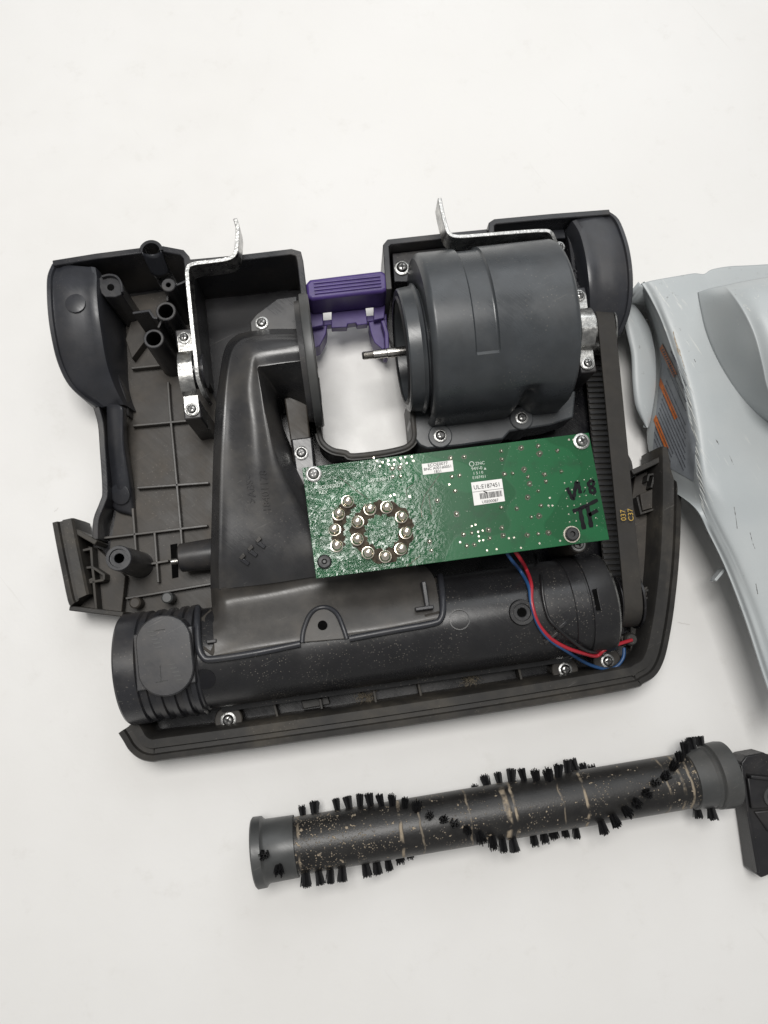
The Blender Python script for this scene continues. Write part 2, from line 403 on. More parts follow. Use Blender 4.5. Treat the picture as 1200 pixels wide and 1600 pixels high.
# front bumper and right wing: one swept lip with a groove
LIP = [(0, -.030), (0, -.003), (.0012, 0), (.0048, .0004), (.0056, -.0022), (.0085, -.0022), (.0094, .0008), (.0150, .0010), (.0165, -.001), (.0185, -.020), (.0185, -.030)]
path = cr(PP([(1066, 700, .036), (1067, 780, .036), (1064, 870, .036), (1056, 950, .035), (1047, 1005, .035), (1039, 1035, .035), (1027, 1056, .035), (1008, 1069, .035), (980, 1079, .035), (800, 1110, .035), (600, 1141, .035), (400, 1170, .035), (260, 1189, .035), (236, 1192, .035), (216, 1187, .035), (200, 1174, .035), (190, 1158, .035), (183, 1147, .035)]), 5)[::-1]
sweep('front_bumper', path, LIP, M['rim'], VB)
# right wing: back wall and inner shelves
wall('wing_wall', [(1062, 704), (988, 738)], .034, .003, .004, M['rim'], VB)
prism('wing_shelf', [(992, 745), (1040, 722), (1044, 800), (1036, 960), (1008, 1035), (985, 1035), (985, 800)], .0165, .009, M['floor'], VB)
for q in ([(1012, 752), (1014, 742), (1024, 740), (1018, 762)], [(996, 776), (1002, 802), (1040, 790)], [(1024, 797), (1030, 812), (1044, 806)], [(1004, 925), (1036, 915)], [(1008, 935), (1036, 932)]):
    wall('wing_rib', q, .026, .012, .0016, M['rim'], VB, bevel=.0003)
prism('wing_pad', [(1000, 772), (1036, 757), (1040, 788), (1004, 798)], .024, .012, M['floor'], VB)
prism('wing_pad', [(1006, 918), (1036, 908), (1034, 932), (1010, 934)], .024, .012, M['floor'], VB)
# left wing
pl = cr(PP([(80, 817, .036), (86, 850, .036), (94, 890, .036), (104, 938, .036), (109, 948, .036)]), 4)
LIPL = [(0, -.030), (0, -.002), (.001, 0), (.0042, .0003), (.005, -.002), (.0072, -.002), (.008, .0008), (.0138, .0006), (.0152, -.001), (.0165, -.020), (.0165, -.03)]
sweep('wing_bumper', pl, LIPL, M['rim'], VB)
wall('wing_wall', [(104, 822), (150, 848)], .034, .003, .0035, M['rim'], VB)
wall('wing_wall', [(108, 950), (150, 955), (192, 960)], .033, .003, .0035, M['rim'], VB)
prism('wing_shelf', [(112, 848), (152, 856), (196, 900), (190, 957), (122, 948)], .019, .009, M['floor'], VB)
for q in ([(124, 861), (142, 857), (144, 886)], [(126, 888), (144, 886), (162, 898), (162, 906)], [(130, 912), (143, 905), (146, 909), (150, 952)], [(128, 912), (162, 906)], [(144, 887), (147, 909)]):
    wall('wing_rib', q, .030, .012, .0018, M['rim'], VB, bevel=.0003)

# ---- back wall, left bay and dark box
wall('back_wall', [(82, 411), (150, 400), (221, 391)], .066, .003, .0042, M['shell'], VB)
wall('back_wall', [(252, 388), (284, 394), (291, 402), (296, 440), (303, 520), (309, 575)], .064, .003, .0042, M['shell'], VB)
wall('back_wall', [(292, 410), (370, 403), (455, 393), (466, 396), (469, 408), (476, 470), (486, 530)], .064, .003, .0044, M['shell'], VB)
wall('back_wall', [(216, 397), (256, 391)], .050, .003, .0042, M['shell'], VB)
prism_w('box_shade_sheet', [Vector((p.x, p.y, .0125)) for p in PP([(298, 418, .064), (464, 402, .064), (478, 500, .064), (488, 560, .05), (345, 640, .03), (308, 575, .064)])], .009, M['box_shade'], VB, bevel=0)  # added dark sheet over the pan, painting the shade in the box
# half-round pivot socket at the back edge
soc = P(236, 392, .066); aS = (P(252, 432, .05) - P(236, 390, .066)).normalized()
vs = []; fs = []; K = 18
for i, (dx, r) in enumerate(((0, .0082), (0, .0060), (.020, .0060))):
    for j in range(K + 1):
        th = pi * j / K; vs.append(soc + EX * math.cos(th) * r + EY * (math.sin(th) * r) - EZ * (dx if i == 2 else 0))
for j in range(K + 1): th = pi * j / K; vs.append(soc + EX * math.cos(th) * .0082 + EY * math.sin(th) * .0082 - EZ * .030)
for a, b in ((0, 1), (1, 2), (3, 0)):
    for j in range(K): fs.append((a * (K + 1) + j, a * (K + 1) + j + 1, b * (K + 1) + j + 1, b * (K + 1) + j))
o = mk('pivot_socket', vs, fs, M['shell'], VB); fixn(o.data)
# trough of the socket sloping into the bay
vs = []; fs = []
for i in range(7):
    t = i / 6; c = soc.lerp(P(251, 428, .046), t)
    for j in range(11):
        th = pi * j / 10; r = .0060 * (1 - .15 * t); vs.append(c + EX * math.cos(th) * r - EZ * math.sin(th) * .006)
for i in range(6):
    for j in range(10): fs.append((i * 11 + j, i * 11 + j + 1, (i + 1) * 11 + j + 1, (i + 1) * 11 + j))
mk('pivot_trough', vs, fs, M['wheel'], VB, solid=.0012)
# posts standing on the floor
def post(name, u, v, zt, r, hole, mat, zb=.010, taper=1.12, depth=.02, segs=36, lip=0):
    c = P(u, v, zt); prof = [(zb, r * taper), (zt - .0005, r), (zt, r - .0005)]
    if lip: prof += [(zt, r - lip), (zt - .0015, r - lip - .0003)]
    prof += [(zt - (.0015 if lip else 0), hole + .0003), (zt - (.002 if lip else .0005), hole), (zt - depth, hole * .9)]
    n = len(prof) - 1
    return lathe(name, prof, Vector((c.x, c.y, 0)), EZ, mat, VB, segs, mats=[M['void']], fmr=[0] * (n - 1) + [1])
post('hollow_post', 240, 529, .066, .0069, .0049, M['shell'], depth=.03)
post('hollow_post', 259, 486, .066, .0069, .0049, M['shell'], depth=.03)
post('screw_post', 263, 445, .066, .0049, .0016, M['shell'])
post('screw_post', 185, 872, .062, .0084, .0031, M['shell'], lip=.0022, depth=.03)
for p0 in ((240, 529, .066), (259, 486, .066)):    # stiffening webs of the hollow posts
    pass
wall('web', [(247, 512), (252, 501)], .060, .010, .0016, M['shell'], VB, bevel=.0003)
wall('web', [(261, 470), (262, 456)], .058, .010, .0016, M['shell'], VB, bevel=.0003)
wall('web', [(274, 446), (292, 438)], .060, .010, .0016, M['shell'], VB, bevel=.0003)
wall('web', [(207, 489), (233, 485), (240, 496), (246, 497)], .052, .012, .0018, M['shell'], VB, bevel=.0003)
# screw boss beside the left wheel: rounded block with a hole
blk = [(152, 437), (160, 430), (178, 429), (186, 436), (190, 447), (190, 460), (180, 464), (164, 464), (158, 458)]
prism('screw_boss', blk, .062, .010, M['shell'], VB)
lathe('boss_hole', [(0, .0024), (.0003, .0024)], P(173, 449, .0621), EZ, M['void'], VB, 24)
wall('boss_rim', [(158, 432), (170, 429), (182, 432), (189, 443), (190, 456)], .065, .060, .0016, M['shell'], VB, bevel=.0003, n=3)
prism('bay_plate', [(205, 500), (236, 492), (236, 520), (206, 560), (196, 530)], .020, .009, M['floor'], VB)
# horizontal knob pin, silver pin and its slot
lathe('lever_pin', [(0, .0085), (.001, .0100), (.024, .0110), (.03, .011)], P(281, 872, .028), EX, M['shell'], VB, 36)
lathe('metal_pin', [(0, .0022), (.006, .0022)], P(268, 878, .024), EX, M['zinc'], VB, 16)
prism('pin_slot', [(266, 851), (277, 849), (279, 902), (269, 904)], .0108, .009, M['void'], VB, bevel=0)
lathe('rivet', [(-.01, .004), (0, .004), (.001, .003)], P(261, 934, .026), EZ, M['cap'], VB, 20)
lathe('rivet', [(-.01, .004), (0, .004), (.001, .003)], P(211, 942, .022), EZ, M['floor'], VB, 20)

# ---- wheel housings: curved barrels with a flange lip
def wheel(name, L, Rr, sgn):
    """L: outer lip points, Rr: inner ridge points (u,v,z)"""
    A = cr(PP(L), 4); B = cr(PP(Rr), 4); vs = []; fs = []
    for a, b in zip(A, B):
        w = (b - a); w.z = 0; wl = w.length; w.normalize()
        low = Vector((0, 0, -1))
        row = [Vector((a.x, a.y, .012)), a + low * .001, a + w * .0008, a + w * .0030, a + w * .0036 + low * .0022, a + w * .006 + low * .002]
        for t in (.3, .5, .7, .86): row.append(a.lerp(b, t) + EZ * (.0006 * math.sin(pi * t) - .0010))
        row += [b - w * .002, b + low * .0008 + w * .0006, b + low * .004 + w * .0016, Vector((b.x, b.y, .010)) + w * .004]
        vs += row; K = len(row)
    for i in range(len(A) - 1):
        for j in range(K - 1): fs.append((i * K + j, i * K + j + 1, (i + 1) * K + j + 1, (i + 1) * K + j))
    fs += [tuple(range(K)), tuple((len(A) - 1) * K + j for j in range(K))[::-1]]
    o = mk(name, vs, fs, M['wheel'], VB, ang=32); fixn(o.data); return o
wl = wheel('wheel_housing', [(80, 412, .064), (73, 430, .067), (72, 455, .068), (74, 490, .066), (79, 525, .062), (88, 563, .055), (103, 596, .047), (122, 617, .040), (149, 636, .032)],
      [(147, 417, .064), (149, 432, .066), (149, 455, .067), (152, 490, .065), (157, 525, .060), (163, 560, .053), (171, 588, .045), (181, 612, .038), (192, 632, .031)], 1)
lathe('mould_mark', [(0, .0068), (.0004, .0068), (.0006, .0064)], P(118, 474, .0664), EZ, M['wheel'], VB, 28)
# mid wall hugging the wheel housing
wall('inner_wall', [(158, 470, .050), (164, 520, .046), (176, 570, .036), (194, 618, .026), (200, 650, .02)], None, .009, .0022, M['shell'], VB, n=3)
wr = wheel('wheel_housing', [(953, 330, .064), (968, 342, .067), (981, 375, .069), (988, 410, .069), (990, 445, .066), (987, 478, .060), (981, 500, .054), (972, 519, .048), (960, 532, .042)],
      [(896, 344, .064), (907, 362, .066), (915, 390, .067), (920, 420, .067), (923, 450, .064), (924, 478, .058), (924, 498, .052), (923, 515, .046), (922, 530, .040)], -1)

# ---- back wall of motor bay and right bay
wall('back_wall', [(608, 452), (606, 430), (603, 384), (608, 378), (690, 369), (762, 362)], .062, .003, .0044, M['shell'], VB)
wall('back_wall', [(768, 372), (768, 350), (774, 346), (860, 338), (953, 331)], .066, .003, .0042, M['shell'], VB)
prism('back_ledge', [(613, 396), (700, 386), (700, 440), (616, 440)], .050, .009, M['shell'], VB)
prism('bay_plate', [(776, 360), (880, 350), (884, 372), (776, 376)], .050, .009, M['wheel'], VB)
wall('inner_wall', [(884, 352), (892, 380), (897, 420), (902, 470)], .050, .009, .003, M['shell'], VB, n=3)
post('screw_post', 899, 436, .050, .0075, .0022, M['shell'], lip=.002)
prism('right_side_wall', [(957, 560), (963, 640), (972, 730), (940, 736), (930, 640), (925, 560)], .012, .003, M['floor'], VB, bevel=0)
wall('side_rim', [(962, 535, .030), (966, 640, .030), (975, 700, .030), (984, 722, .030), (986, 738, .030)], None, .003, .0035, M['rim'], VB, n=3)
# ---- notch frame
nt_ = PP([(495, 590, .05), (497, 650, .048), (499, 676, .046), (505, 692, .045), (520, 703, .045), (540, 707, .045), (550, 712, .045), (590, 708, .045), (622, 702, .045), (638, 696, .045), (647, 684, .046), (646, 660, .048), (642, 620, .05)])
nt_ = cr(nt_, 4)
vsn = []; wallpts = nt_
sweep('notch_rim', nt_, [(-.0018, -.042), (-.0018, 0), (-.001, .0005), (.001, .0005), (.0018, 0), (.0018, -.042)], M['rim'], VB)
sweep('notch_lip', [p + EZ * .0002 for p in nt_[8:-8]], [(-.003, -.004), (-.003, -.001), (.0012, -.001), (.0012, -.004)], M['rim'], VB)

# ---- purple pedal
PD = prism('release_pedal', [(477, 443), (484, 436), (540, 429), (597, 422), (605, 429), (606, 452), (598, 456), (540, 462), (488, 468), (479, 464)], .062, .036, M['purple'], VB, bevel=.0022, seg=3)
for k in range(4):
    a0, b0 = (490 + k * .6, 442.5 + k * 5.4), (594 + k * .6, 431.5 + k * 5.2)
    vs, fs = tubemesh([P(*a0, .0621), P(*b0, .0621)], .0010, 8); mk('grip_rib', vs, fs, M['purple'], PD, ang=60)
# skirt under the grip, with the two square openings left open
prism('pedal_cheek', [(483, 482), (504, 479), (505, 508), (487, 512)], .037, .026, M['purple'], PD)
prism('pedal_cheek', [(584, 470), (603, 467), (600, 497), (584, 500)], .037, .026, M['purple'], PD)
prism('pedal_tongue', [(518, 476), (570, 470), (574, 506), (558, 508), (556, 504), (543, 506), (542, 511), (518, 512)], .036, .028, M['purple'], PD)
prism('pedal_bar', [(486, 502), (519, 499), (519, 507), (488, 510)], .030, .022, M['purple'], PD)
prism('pedal_bar', [(569, 494), (604, 490), (604, 499), (570, 503)], .030, .022, M['purple'], PD)
prism('pedal_hook', [(486, 510), (511, 508), (509, 522), (500, 540), (490, 544)], .030, .012, M['purple'], PD)
prism('pedal_hook', [(576, 503), (604, 498), (607, 540), (598, 546), (585, 535), (580, 522)], .030, .012, M['purple'], PD)
wall('pedal_ear', [(598, 500), (604, 520), (605, 545)], .040, .012, .003, M['purple'], PD)

CA = P(196, 1046, .036); CB = P(958, 939, .036); CX = (CB - CA).normalized(); CL = (CB - CA).length
def tx(u): return CL * (u - 196) / 762.0
def cyl_hit(A, ax, r, u, v):
    d = ray(u, v).normalized(); o = CAMP - A
    dp = d - ax * d.dot(ax); op = o - ax * o.dot(ax)
    a = dp.dot(dp); b = 2 * dp.dot(op); c = op.dot(op) - r * r; q = b * b - 4 * a * c
    if q < 0: return None, None
    t = (-b - math.sqrt(q)) / (2 * a); p = CAMP + d * t; n = (p - A); n = (n - ax * n.dot(ax)).normalized(); return p, n
def onc(l, r=.0362): return [cyl_hit(CA, CX, r, *q)[0] for q in l]
# ---- air duct: one smooth hollow body
D = [
 [(482, 652, .040), (481, 600, .074), (480, 563, .0905), (478, 548, .093), (476, 533, .093), (474, 522, .086), (472, 514, .070)],
 [(455, 640, .034), (452, 606, .066), (447, 567, .0915), (438, 549, .094), (430, 533, .093), (426, 522, .087), (424, 514, .070)],
 [(444, 634, .031), (436, 608, .062), (414, 572, .0922), (404, 553, .0945), (396, 538, .093), (390, 527, .0875), (384, 519, .070)],
 [(438, 640, .030), (430, 612, .060), (403, 574, .0924), (396, 560, .0947), (384, 546, .093), (374, 533, .088), (366, 526, .070)],
 [(438, 652, .029), (430, 620, .059), (404, 587, .0920), (392, 576, .0944), (377, 566, .0920), (362, 550, .088), (352, 543, .070)],
 [(446, 676, .028), (433, 644, .058), (409, 616, .0905), (388, 610, .0930), (372, 602, .0900), (354, 588, .0875), (344, 580, .070)],
 [(464, 718, .028), (447, 690, .056), (420, 668, .0875), (394, 664, .0905), (366, 656, .0870), (349, 646, .0865), (337, 638, .070)],
 [(490, 768, .032), (469, 748, .056), (438, 735, .0810), (400, 732, .0855), (364, 726, .0830), (345, 720, .0825), (333, 715, .066)],
 [(532, 812, .040), (506, 807, .058), (470, 802, .0715), (410, 800, .0785), (362, 798, .0785), (343, 796, .0780), (331, 794, .062)],
 [(604, 858, .046), (562, 863, .058), (508, 868, .0668), (420, 876, .0722), (362, 874, .0740), (342, 874, .0730), (329, 872, .056)],
 [(664, 886, .0555), (590, 892, .0555), (510, 898, .0618), (420, 912, .0652), (366, 918, .0657), (343, 921, .0647), (329, 920, .050)]]
def crease(sec, k, e=.10):
    return sec[:k] + [sec[k].lerp(sec[k - 1], e), sec[k], sec[k].lerp(sec[k + 1], e)] + sec[k + 1:]
vs, fs, R, C = patch([crease(crease(PP(s), 5, .22), 2, .10 if i < 6 else (.22, .34, .36, .36, .36)[i - 6]) for i, s in enumerate(D)], 5, 6)
base = len(vs)
def skirt(vs, fs, R, C, zb, out=.003):
    b = len(vs)
    for i in range(R):
        p = vs[i * C + C - 1]; q = vs[i * C + C - 2]; d = p - q; d.z = 0; d.normalize(); vs.append(Vector((p.x, p.y, zb)) + d * out)
    for i in range(R - 1): fs.append((i * C + C - 1, b + i, b + i + 1, (i + 1) * C + C - 1))
    b2 = len(vs)
    for i in range(R): p = vs[i * C]; vs.append(Vector((p.x, p.y, zb)))
    for i in range(R - 1): fs.append((i * C, (i + 1) * C, b2 + i + 1, b2 + i))
skirt(vs, fs, R, C, .012)
DU = mk('air_duct', vs, fs, M['duct'], VB, ang=60); fixn(DU.data)
ductree = bvh(vs, fs)
# lower foot that spreads over the brush chamber
D2 = [
 [(664, 884, .055), (580, 890, .055), (490, 897, .0615), (415, 910, .0650), (366, 916, .0655), (343, 919, .0645), (329, 918, .050)],
 [(678, 902, .058), (600, 908, .056), (505, 914, .0585), (420, 928, .0595), (368, 936, .0600), (345, 942, .0590), (331, 944, .046)],
 [(684, 930, .063), (600, 942, .062), (520, 952, .0620), (430, 966, .0620), (374, 976, .0615), (350, 982, .0595), (333, 986, .046)],
 [(687, 958, .068), (600, 975, .0685), (530, 985, .0690), (440, 999, .0690), (384, 1008, .0685), (362, 1013, .0670), (335, 1020, .056)],
 [(687, 966, .0690), (600, 984, .0695), (530, 994, .0700), (440, 1008, .0700), (386, 1017, .0698), (352, 1023, .0690), (325, 1027, .064)]]
D2 = [PP(s) if i < 2 else [(lambda a, b: a if (b is None or a.z > b.z) else b)(P(*q), cyl_hit(CA, CX, .0352, q[0], q[1])[0]) for q in s] for i, s in enumerate(D2)]
vs, fs, R, C = patch(D2, 6, 6); skirt(vs, fs, R, C, .03)
DF = mk('duct_foot', vs, fs, M['ductlow'], DU, ang=60); fixn(DF.data)
# ledge left of the foot
prism_w('foot_ledge', onc([(314, 965), (330, 950), (345, 1000), (356, 1020), (330, 1024), (318, 1015)], .0346), .03, M['floor'], DU)
wall('foot_rib', [(322, 1003), (338, 1001)], .0715, .055, .0025, M['shell'], DU, bevel=.0006)
prism_w('foot_ledge', onc([(644, 912), (682, 902), (687, 958), (664, 964)], .0358), .05, M['floor'], DU)
wall('foot_rib', [(649, 952), (678, 948)], .0735, .06, .0025, M['shell'], DU, bevel=.0006)
wall('foot_rib', [(662, 908), (668, 948)], .0715, .06, .003, M['shell'], DU, bevel=.0006)
# gasket bead
bead = cr(onc([(309, 950), (308, 975), (310, 1008), (317, 1026), (332, 1030), (400, 1020), (469, 1006)]), 5)
tube('gasket_bead', bead, .0022, M['wheel'], DU)
bead = cr(onc([(546, 998), (610, 986), (676, 974), (689, 966), (692, 950), (691, 925), (688, 900)]), 5)
tube('gasket_bead', bead, .0022, M['wheel'], DU)
U_ = [(472, 1004), (474, 986), (482, 964), (492, 953), (504, 949), (516, 951), (527, 960), (536, 980), (542, 998)]
tube('gasket_bead', cr(onc(U_, .0368), 4), .0016, M['wheel'], DU)
prism_w('fixing_tab', onc(U_, .0366), .058, M['ductlow'], DU)
lathe('tab_hole', [(0, .0031), (.0002, .0031)], cyl_hit(CA, CX, .0370, 504, 977)[0], EZ, M['void'], DU, 24)
# flange disc of the duct mouth (seen nearly edge on)
AXZ = .066
MA = P(654, 546, AXZ)                   # motor axis, at the housing mouth
FL = MA - EX * ((P(654, 546, AXZ) - P(495, 569, AXZ)).length)
lathe('duct_flange', [(-.010, .036), (-.010, .0405), (-.0065, .0412), (-.0060, .0440), (-.0005, .0446), (0, .0440), (0, .033), (-.006, .031)], FL, EX, M['duct'], DU, 72)
lathe('flange_band', [(-.0062, .0449), (-.0055, .0452), (-.0012, .0452), (-.0008, .0449)], FL, EX, M['cap'], DU, 72)
lathe('duct_mouth', [(-.006, .0331), (-.0058, .0331)], FL, EX, M['void'], DU, 48)
prism('mounting_tab', [(390, 503), (400, 490), (433, 466), (464, 462), (466, 515), (392, 526)], .062, .030, M['duct'], DU, bevel=.001)
prism('mounting_tab', [(444, 622), (478, 612), (486, 700), (492, 722), (460, 730)], .052, .012, M['floor'], DU, bevel=.001)
prism('mounting_tab', [(455, 686), (487, 682), (493, 745), (474, 760), (462, 735)], .0545, .012, M['shell'], DU, bevel=.001)
# moulded lettering and latch teeth
def duct_text(body, u0, v0, u1, v1, size):
    a, n = onto(ductree, u0, v0, .0001); b, n2 = onto(ductree, u1, v1, .0001)
    x = (b - a); nn = (n + n2).normalized(); y = nn.cross(x.normalized())
    return text('lettering', body, (a + b) / 2, x, y, size, M['shell'], DU, thick=.0005)
duct_text('>ABS<', 396, 788, 388, 738, .0068); duct_text('18401178', 418, 798, 411, 736, .0068)
for k in range(3):
    u, v = 376 + k * 12.5, 872 - k * 13
    p, n = onto(ductree, u, v, 0); q, _ = onto(ductree, u + 13, v + 9, 0); r_, _ = onto(ductree, u + 8, v - 8, 0); d = (q - p); e = n.cross(d).normalized()
    vs, fs = box_w((p + q) / 2 + n * .0006, d / 2, e * .0012, n * .0016); mk('latch_tooth', vs, fs, M['shell'], DU, bevel=.0003)
    d = r_ - p; e = n.cross(d).normalized()
    vs, fs = box_w(p + d * .4 + n * .0010, d * .42, e * .0012, n * .0020); mk('latch_bar', vs, fs, M['ductlow'], DU, bevel=.0003)

# ---- brush chamber
BC = lathe('brush_chamber', [(tx(300), .0335), (tx(893), .0340)], CA, CX, M['chamber'], VB, 96)
lathe('chamber_collar', [(tx(873), .0344), (tx(874), .0349), (tx(895), .0351), (tx(896), .0345), (tx(898), .0345), (tx(899), .0354), (tx(932), .0350), (tx(938), .0338)], CA, CX, M['chamber'], BC, 96)
lathe('bearing_rim', [(tx(938), .0338), (tx(939.2), .0343), (tx(940.4), .0338), (tx(941), .030)], CA, CX, M['zinc'], BC, 96)
p, n = cyl_hit(CA, CX, .034, 815, 957)
lathe('screw_boss', [(-.012, .0100), (0, .0085), (.002, .0080), (.002, .0058), (.0010, .0054), (.0010, .0034), (.0007, .0030), (.0007, .0012)], p, n * .4 + EZ, M['chamber'], BC, 40, mats=[M['void']], fmr=[0] * 6 + [1])
p, n = cyl_hit(CA, CX, .0341, 718, 968)
lathe('mould_mark', [(-.002, .0068), (.0003, .0068), (.0003, .0062), (-.001, .006)], p, n, M['chamber'], BC, 36)
p, n = cyl_hit(CA, CX, .0357, 932, 937)
vs, fs = box_w(p, CX * .0013, n.cross(CX) * .0070, n * .0004); mk('collar_slot', vs, fs, M['void'], BC, bevel=0)
vs, fs = box_w(p + CX * .0016 + n * .0002, CX * .0004, n.cross(CX) * .0075, n * .0007); mk('collar_latch', vs, fs, M['chamber'], BC, bevel=.0002)
for (ua, va, ub, vb) in ((850, 1002, 870, 985), (868, 983, 883, 970)):
    p, n = cyl_hit(CA, CX, .0345, ua, va); q, _ = cyl_hit(CA, CX, .0345, ub, vb); d = q - p
    vs, fs = box_w((p + q) / 2 + n * .001, d / 2, n.cross(d).normalized() * .0010, n * .0018); mk('wire_clip', vs, fs, M['shell'], BC, bevel=.0003)
# seam flange low on the front of the chamber
vs = []; fs = []
for i in range(41):
    t = tx(330) + (tx(880) - tx(330)) * i / 40; c = CA + CX * t
    for (dy, z) in ((-.030, .030), (-.0375, .0285), (-.0375, .025), (-.030, .022)): vs.append(Vector((c.x, c.y, 0)) + EY * dy + EZ * z)
for i in range(40):
    for j in range(3): fs.append((i * 4 + j, i * 4 + j + 1, (i + 1) * 4 + j + 1, (i + 1) * 4 + j))
mk('chamber_seam', vs, fs, M['chamber'], BC, ang=20)
# left end block: disc, ribbed band, oval pad
EC = lathe('chamber_end_cap', [(tx(199), .030), (tx(201), .0360), (tx(204), .0370), (tx(232), .0370), (tx(234), .0352), (tx(318), .0345), (tx(320), .0335)], CA, CX, M['shell'], VB, 80)
for k, u in enumerate((240, 258, 276, 294, 309)):
    lathe('end_rib', [(tx(u) - .0022, .034), (tx(u) - .0012, .0366), (tx(u) + .0020, .0368), (tx(u) + .0030, .034)], CA, CX, M['shell'], EC, 72)
c0 = P(257, 1024, .0785); ov = []
for j in range(40):
    th = 2 * pi * j / 40; x = .0172 * math.cos(th); y = .0165 * math.sin(th) + (.0085 if math.sin(th) > 0 else -.0085)
    ov.append(c0 + EX * x + EY * y)
prism_w('oval_pad', ov, .060, M['shell'], EC, bevel=.0008)
prism('pad_plate', [(208, 992), (300, 978), (306, 1066), (214, 1080)], .0745, .060, M['shell'], EC)
for j in range(5):
    for s in (0, 1):
        q = P(236 + j * 3.0, 987 + j * 6, .0786) if s == 0 else P(268 + j * 3.2, 1038 + j * 6, .0786)
        vs, fs = box_w(q, EX * .0021, EY * .0003, EZ * .0002); mk('pad_tick', vs, fs, M['cap'], EC, bevel=0)
for (a, b) in (((240, 986), (258, 983)), ((243, 1066), (262, 1063)), ((250, 1040), (252, 1066))):
    tube('pad_line', [P(*a, .0786), P(*b, .0786)], .00025, M['cap'], EC, 6)
p, n = cyl_hit(CA, CX, .0336, 320, 1061)
lathe('mould_mark', [(-.001, .0068), (.0003, .0068), (.0003, .006)], p, n, M['black'], EC, 28)

# ---- trough in front of the chamber: ribs and screw bosses
for q in ([(428, 1100), (434, 1122)], [(584, 1078), (588, 1100)], [(654, 1068), (658, 1088)], [(810, 1040), (815, 1062)], [(500, 1092), (503, 1108)]):
    wall('trough_rib', q, .022, .009, .0018, M['rim'], VB, bevel=.0003)
for (u, v, r) in ((357, 1125, .0095), (883, 1046, .0095), (949, 1033, .010)):
    c = P(u, v, .024); lathe('screw_boss', [(.009, r), (.0235, r), (.024, r - .0006)], Vector((c.x, c.y, 0)), EZ, M['floor'], VB, 36)
prism('lint_pad', [(470, 1095), (512, 1088), (516, 1100), (474, 1108)], .016, .009, M['rim'], VB)

# ---- motor
HC = MA + EY * .0062 + EX * .0015; HR = .0575; HL = .0955
def hrad(x, th):
    """th: 0 = top, + = back. radius of housing"""
    r = HR
    if x < .004: r -= .0035 * (1 - x / .004) ** 2
    if x > HL - .003: r -= .002 * ((x - HL + .003) / .003) ** 2
    fb = lambda e, a: max(0, min(1, e / a))
    m = fb(x - .0270, .0006) * fb(.0425 - x, .0006) * fb(th + rad(34), .012) * fb(rad(125) - th, .02)
    r -= .0018 * m
    r -= .008 * math.exp(-((x - .0655) / .0055) ** 2) * fb(rad(-60) - th, .25)
    return r
NX, NTH = 150, 150; vs = []; fs = []
for i in range(NX + 1):
    x = HL * i / NX
    for j in range(NTH + 1):
        th = rad(-88) + rad(212) * j / NTH; r = hrad(x, th)
        # front foot of the housing steepens into a vertical wall
        y = math.sin(th) * r; z = math.cos(th) * r
        p = HC + EX * x + EY * y + EZ * z; vs.append(p)
for i in range(NX):
    for j in range(NTH): fs.append((i * (NTH + 1) + j, (i + 1) * (NTH + 1) + j, (i + 1) * (NTH + 1) + j + 1, i * (NTH + 1) + j + 1))
b = len(vs)
for i in range(NX + 1): p = vs[i * (NTH + 1)]; vs.append(Vector((p.x, p.y, .03)))
for i in range(NX): fs.append((i * (NTH + 1), b + i, b + i + 1, (i + 1) * (NTH + 1)))
MO = mk('motor_housing', vs, fs, M['motor'], VB, ang=40); fixn(MO.data)
motree = bvh(vs, fs)
# end faces of the housing
def endface(name, x, r0, mat):
    vs = [HC + EX * x]; K = 60
    for j in range(K + 1): th = rad(-88) + rad(212) * j / K; r = hrad(max(0, min(HL, x)), th); vs.append(HC + EX * x + EY * math.sin(th) * r + EZ * math.cos(th) * r)
    vs.append(Vector((vs[-1].x, vs[-1].y, .03))); vs.append(Vector((vs[1].x, vs[1].y, .03)))
    n = len(vs); return mk(name, vs, [(0, i, i + 1) for i in range(1, n - 1)] + [(0, n - 1, 1)], mat, MO, smooth=False)
endface('end_plate', HL - .0001, 0, M['motor'])
vs = []; fs = []; K = 60     # front face ring around the collar
for j in range(K + 1):
    th = rad(-88) + rad(212) * j / K; r = hrad(0, th); vs.append(HC + EX * .0001 + EY * math.sin(th) * r + EZ * math.cos(th) * r)
    vs.append(MA + EX * .0016 + EY * math.sin(th) * .0405 + EZ * math.cos(th) * .0405)
for j in range(K): fs.append((2 * j, 2 * j + 2, 2 * j + 3, 2 * j + 1))
mk('front_face', vs, fs, M['motor'], MO)
lathe('mounting_collar', [(.004, .0400), (.001, .0405), (-.0005, .0440), (-.0015, .0442), (-.003, .0425), (-.011, .0418), (-.0120, .0408), (-.0120, .0372), (-.0112, .0360), (-.004, .0350)], MA, EX, M['motor'], MO, 90, closed_ends=False)
lathe('gasket_ring', [(-.0128, .0345), (-.0132, .0360), (-.0120, .0372), (-.008, .0372)], MA, EX, M['rubber'], MO, 72, closed_ends=False)
lathe('bearing_plate', [(-.0035, .0352), (-.0036, .020), (-.005, .018), (-.005, .008), (-.007, .0075), (-.007, .0034)], MA, EX, M['cap'], MO, 72, closed_ends=False)
prof = [(0, .0034), (-.018, .0034), (-.0185, .0031), (-.0275, .0031), (-.0277, .0027)]
for k in range(9): prof += [(-.028 - k * .0008, .0030), (-.0284 - k * .0008, .0025)]
prof += [(-.0355, .0022)]
SH = lathe('motor_shaft', prof, MA - EX * .004, EX, M['steel'], MO, 28)
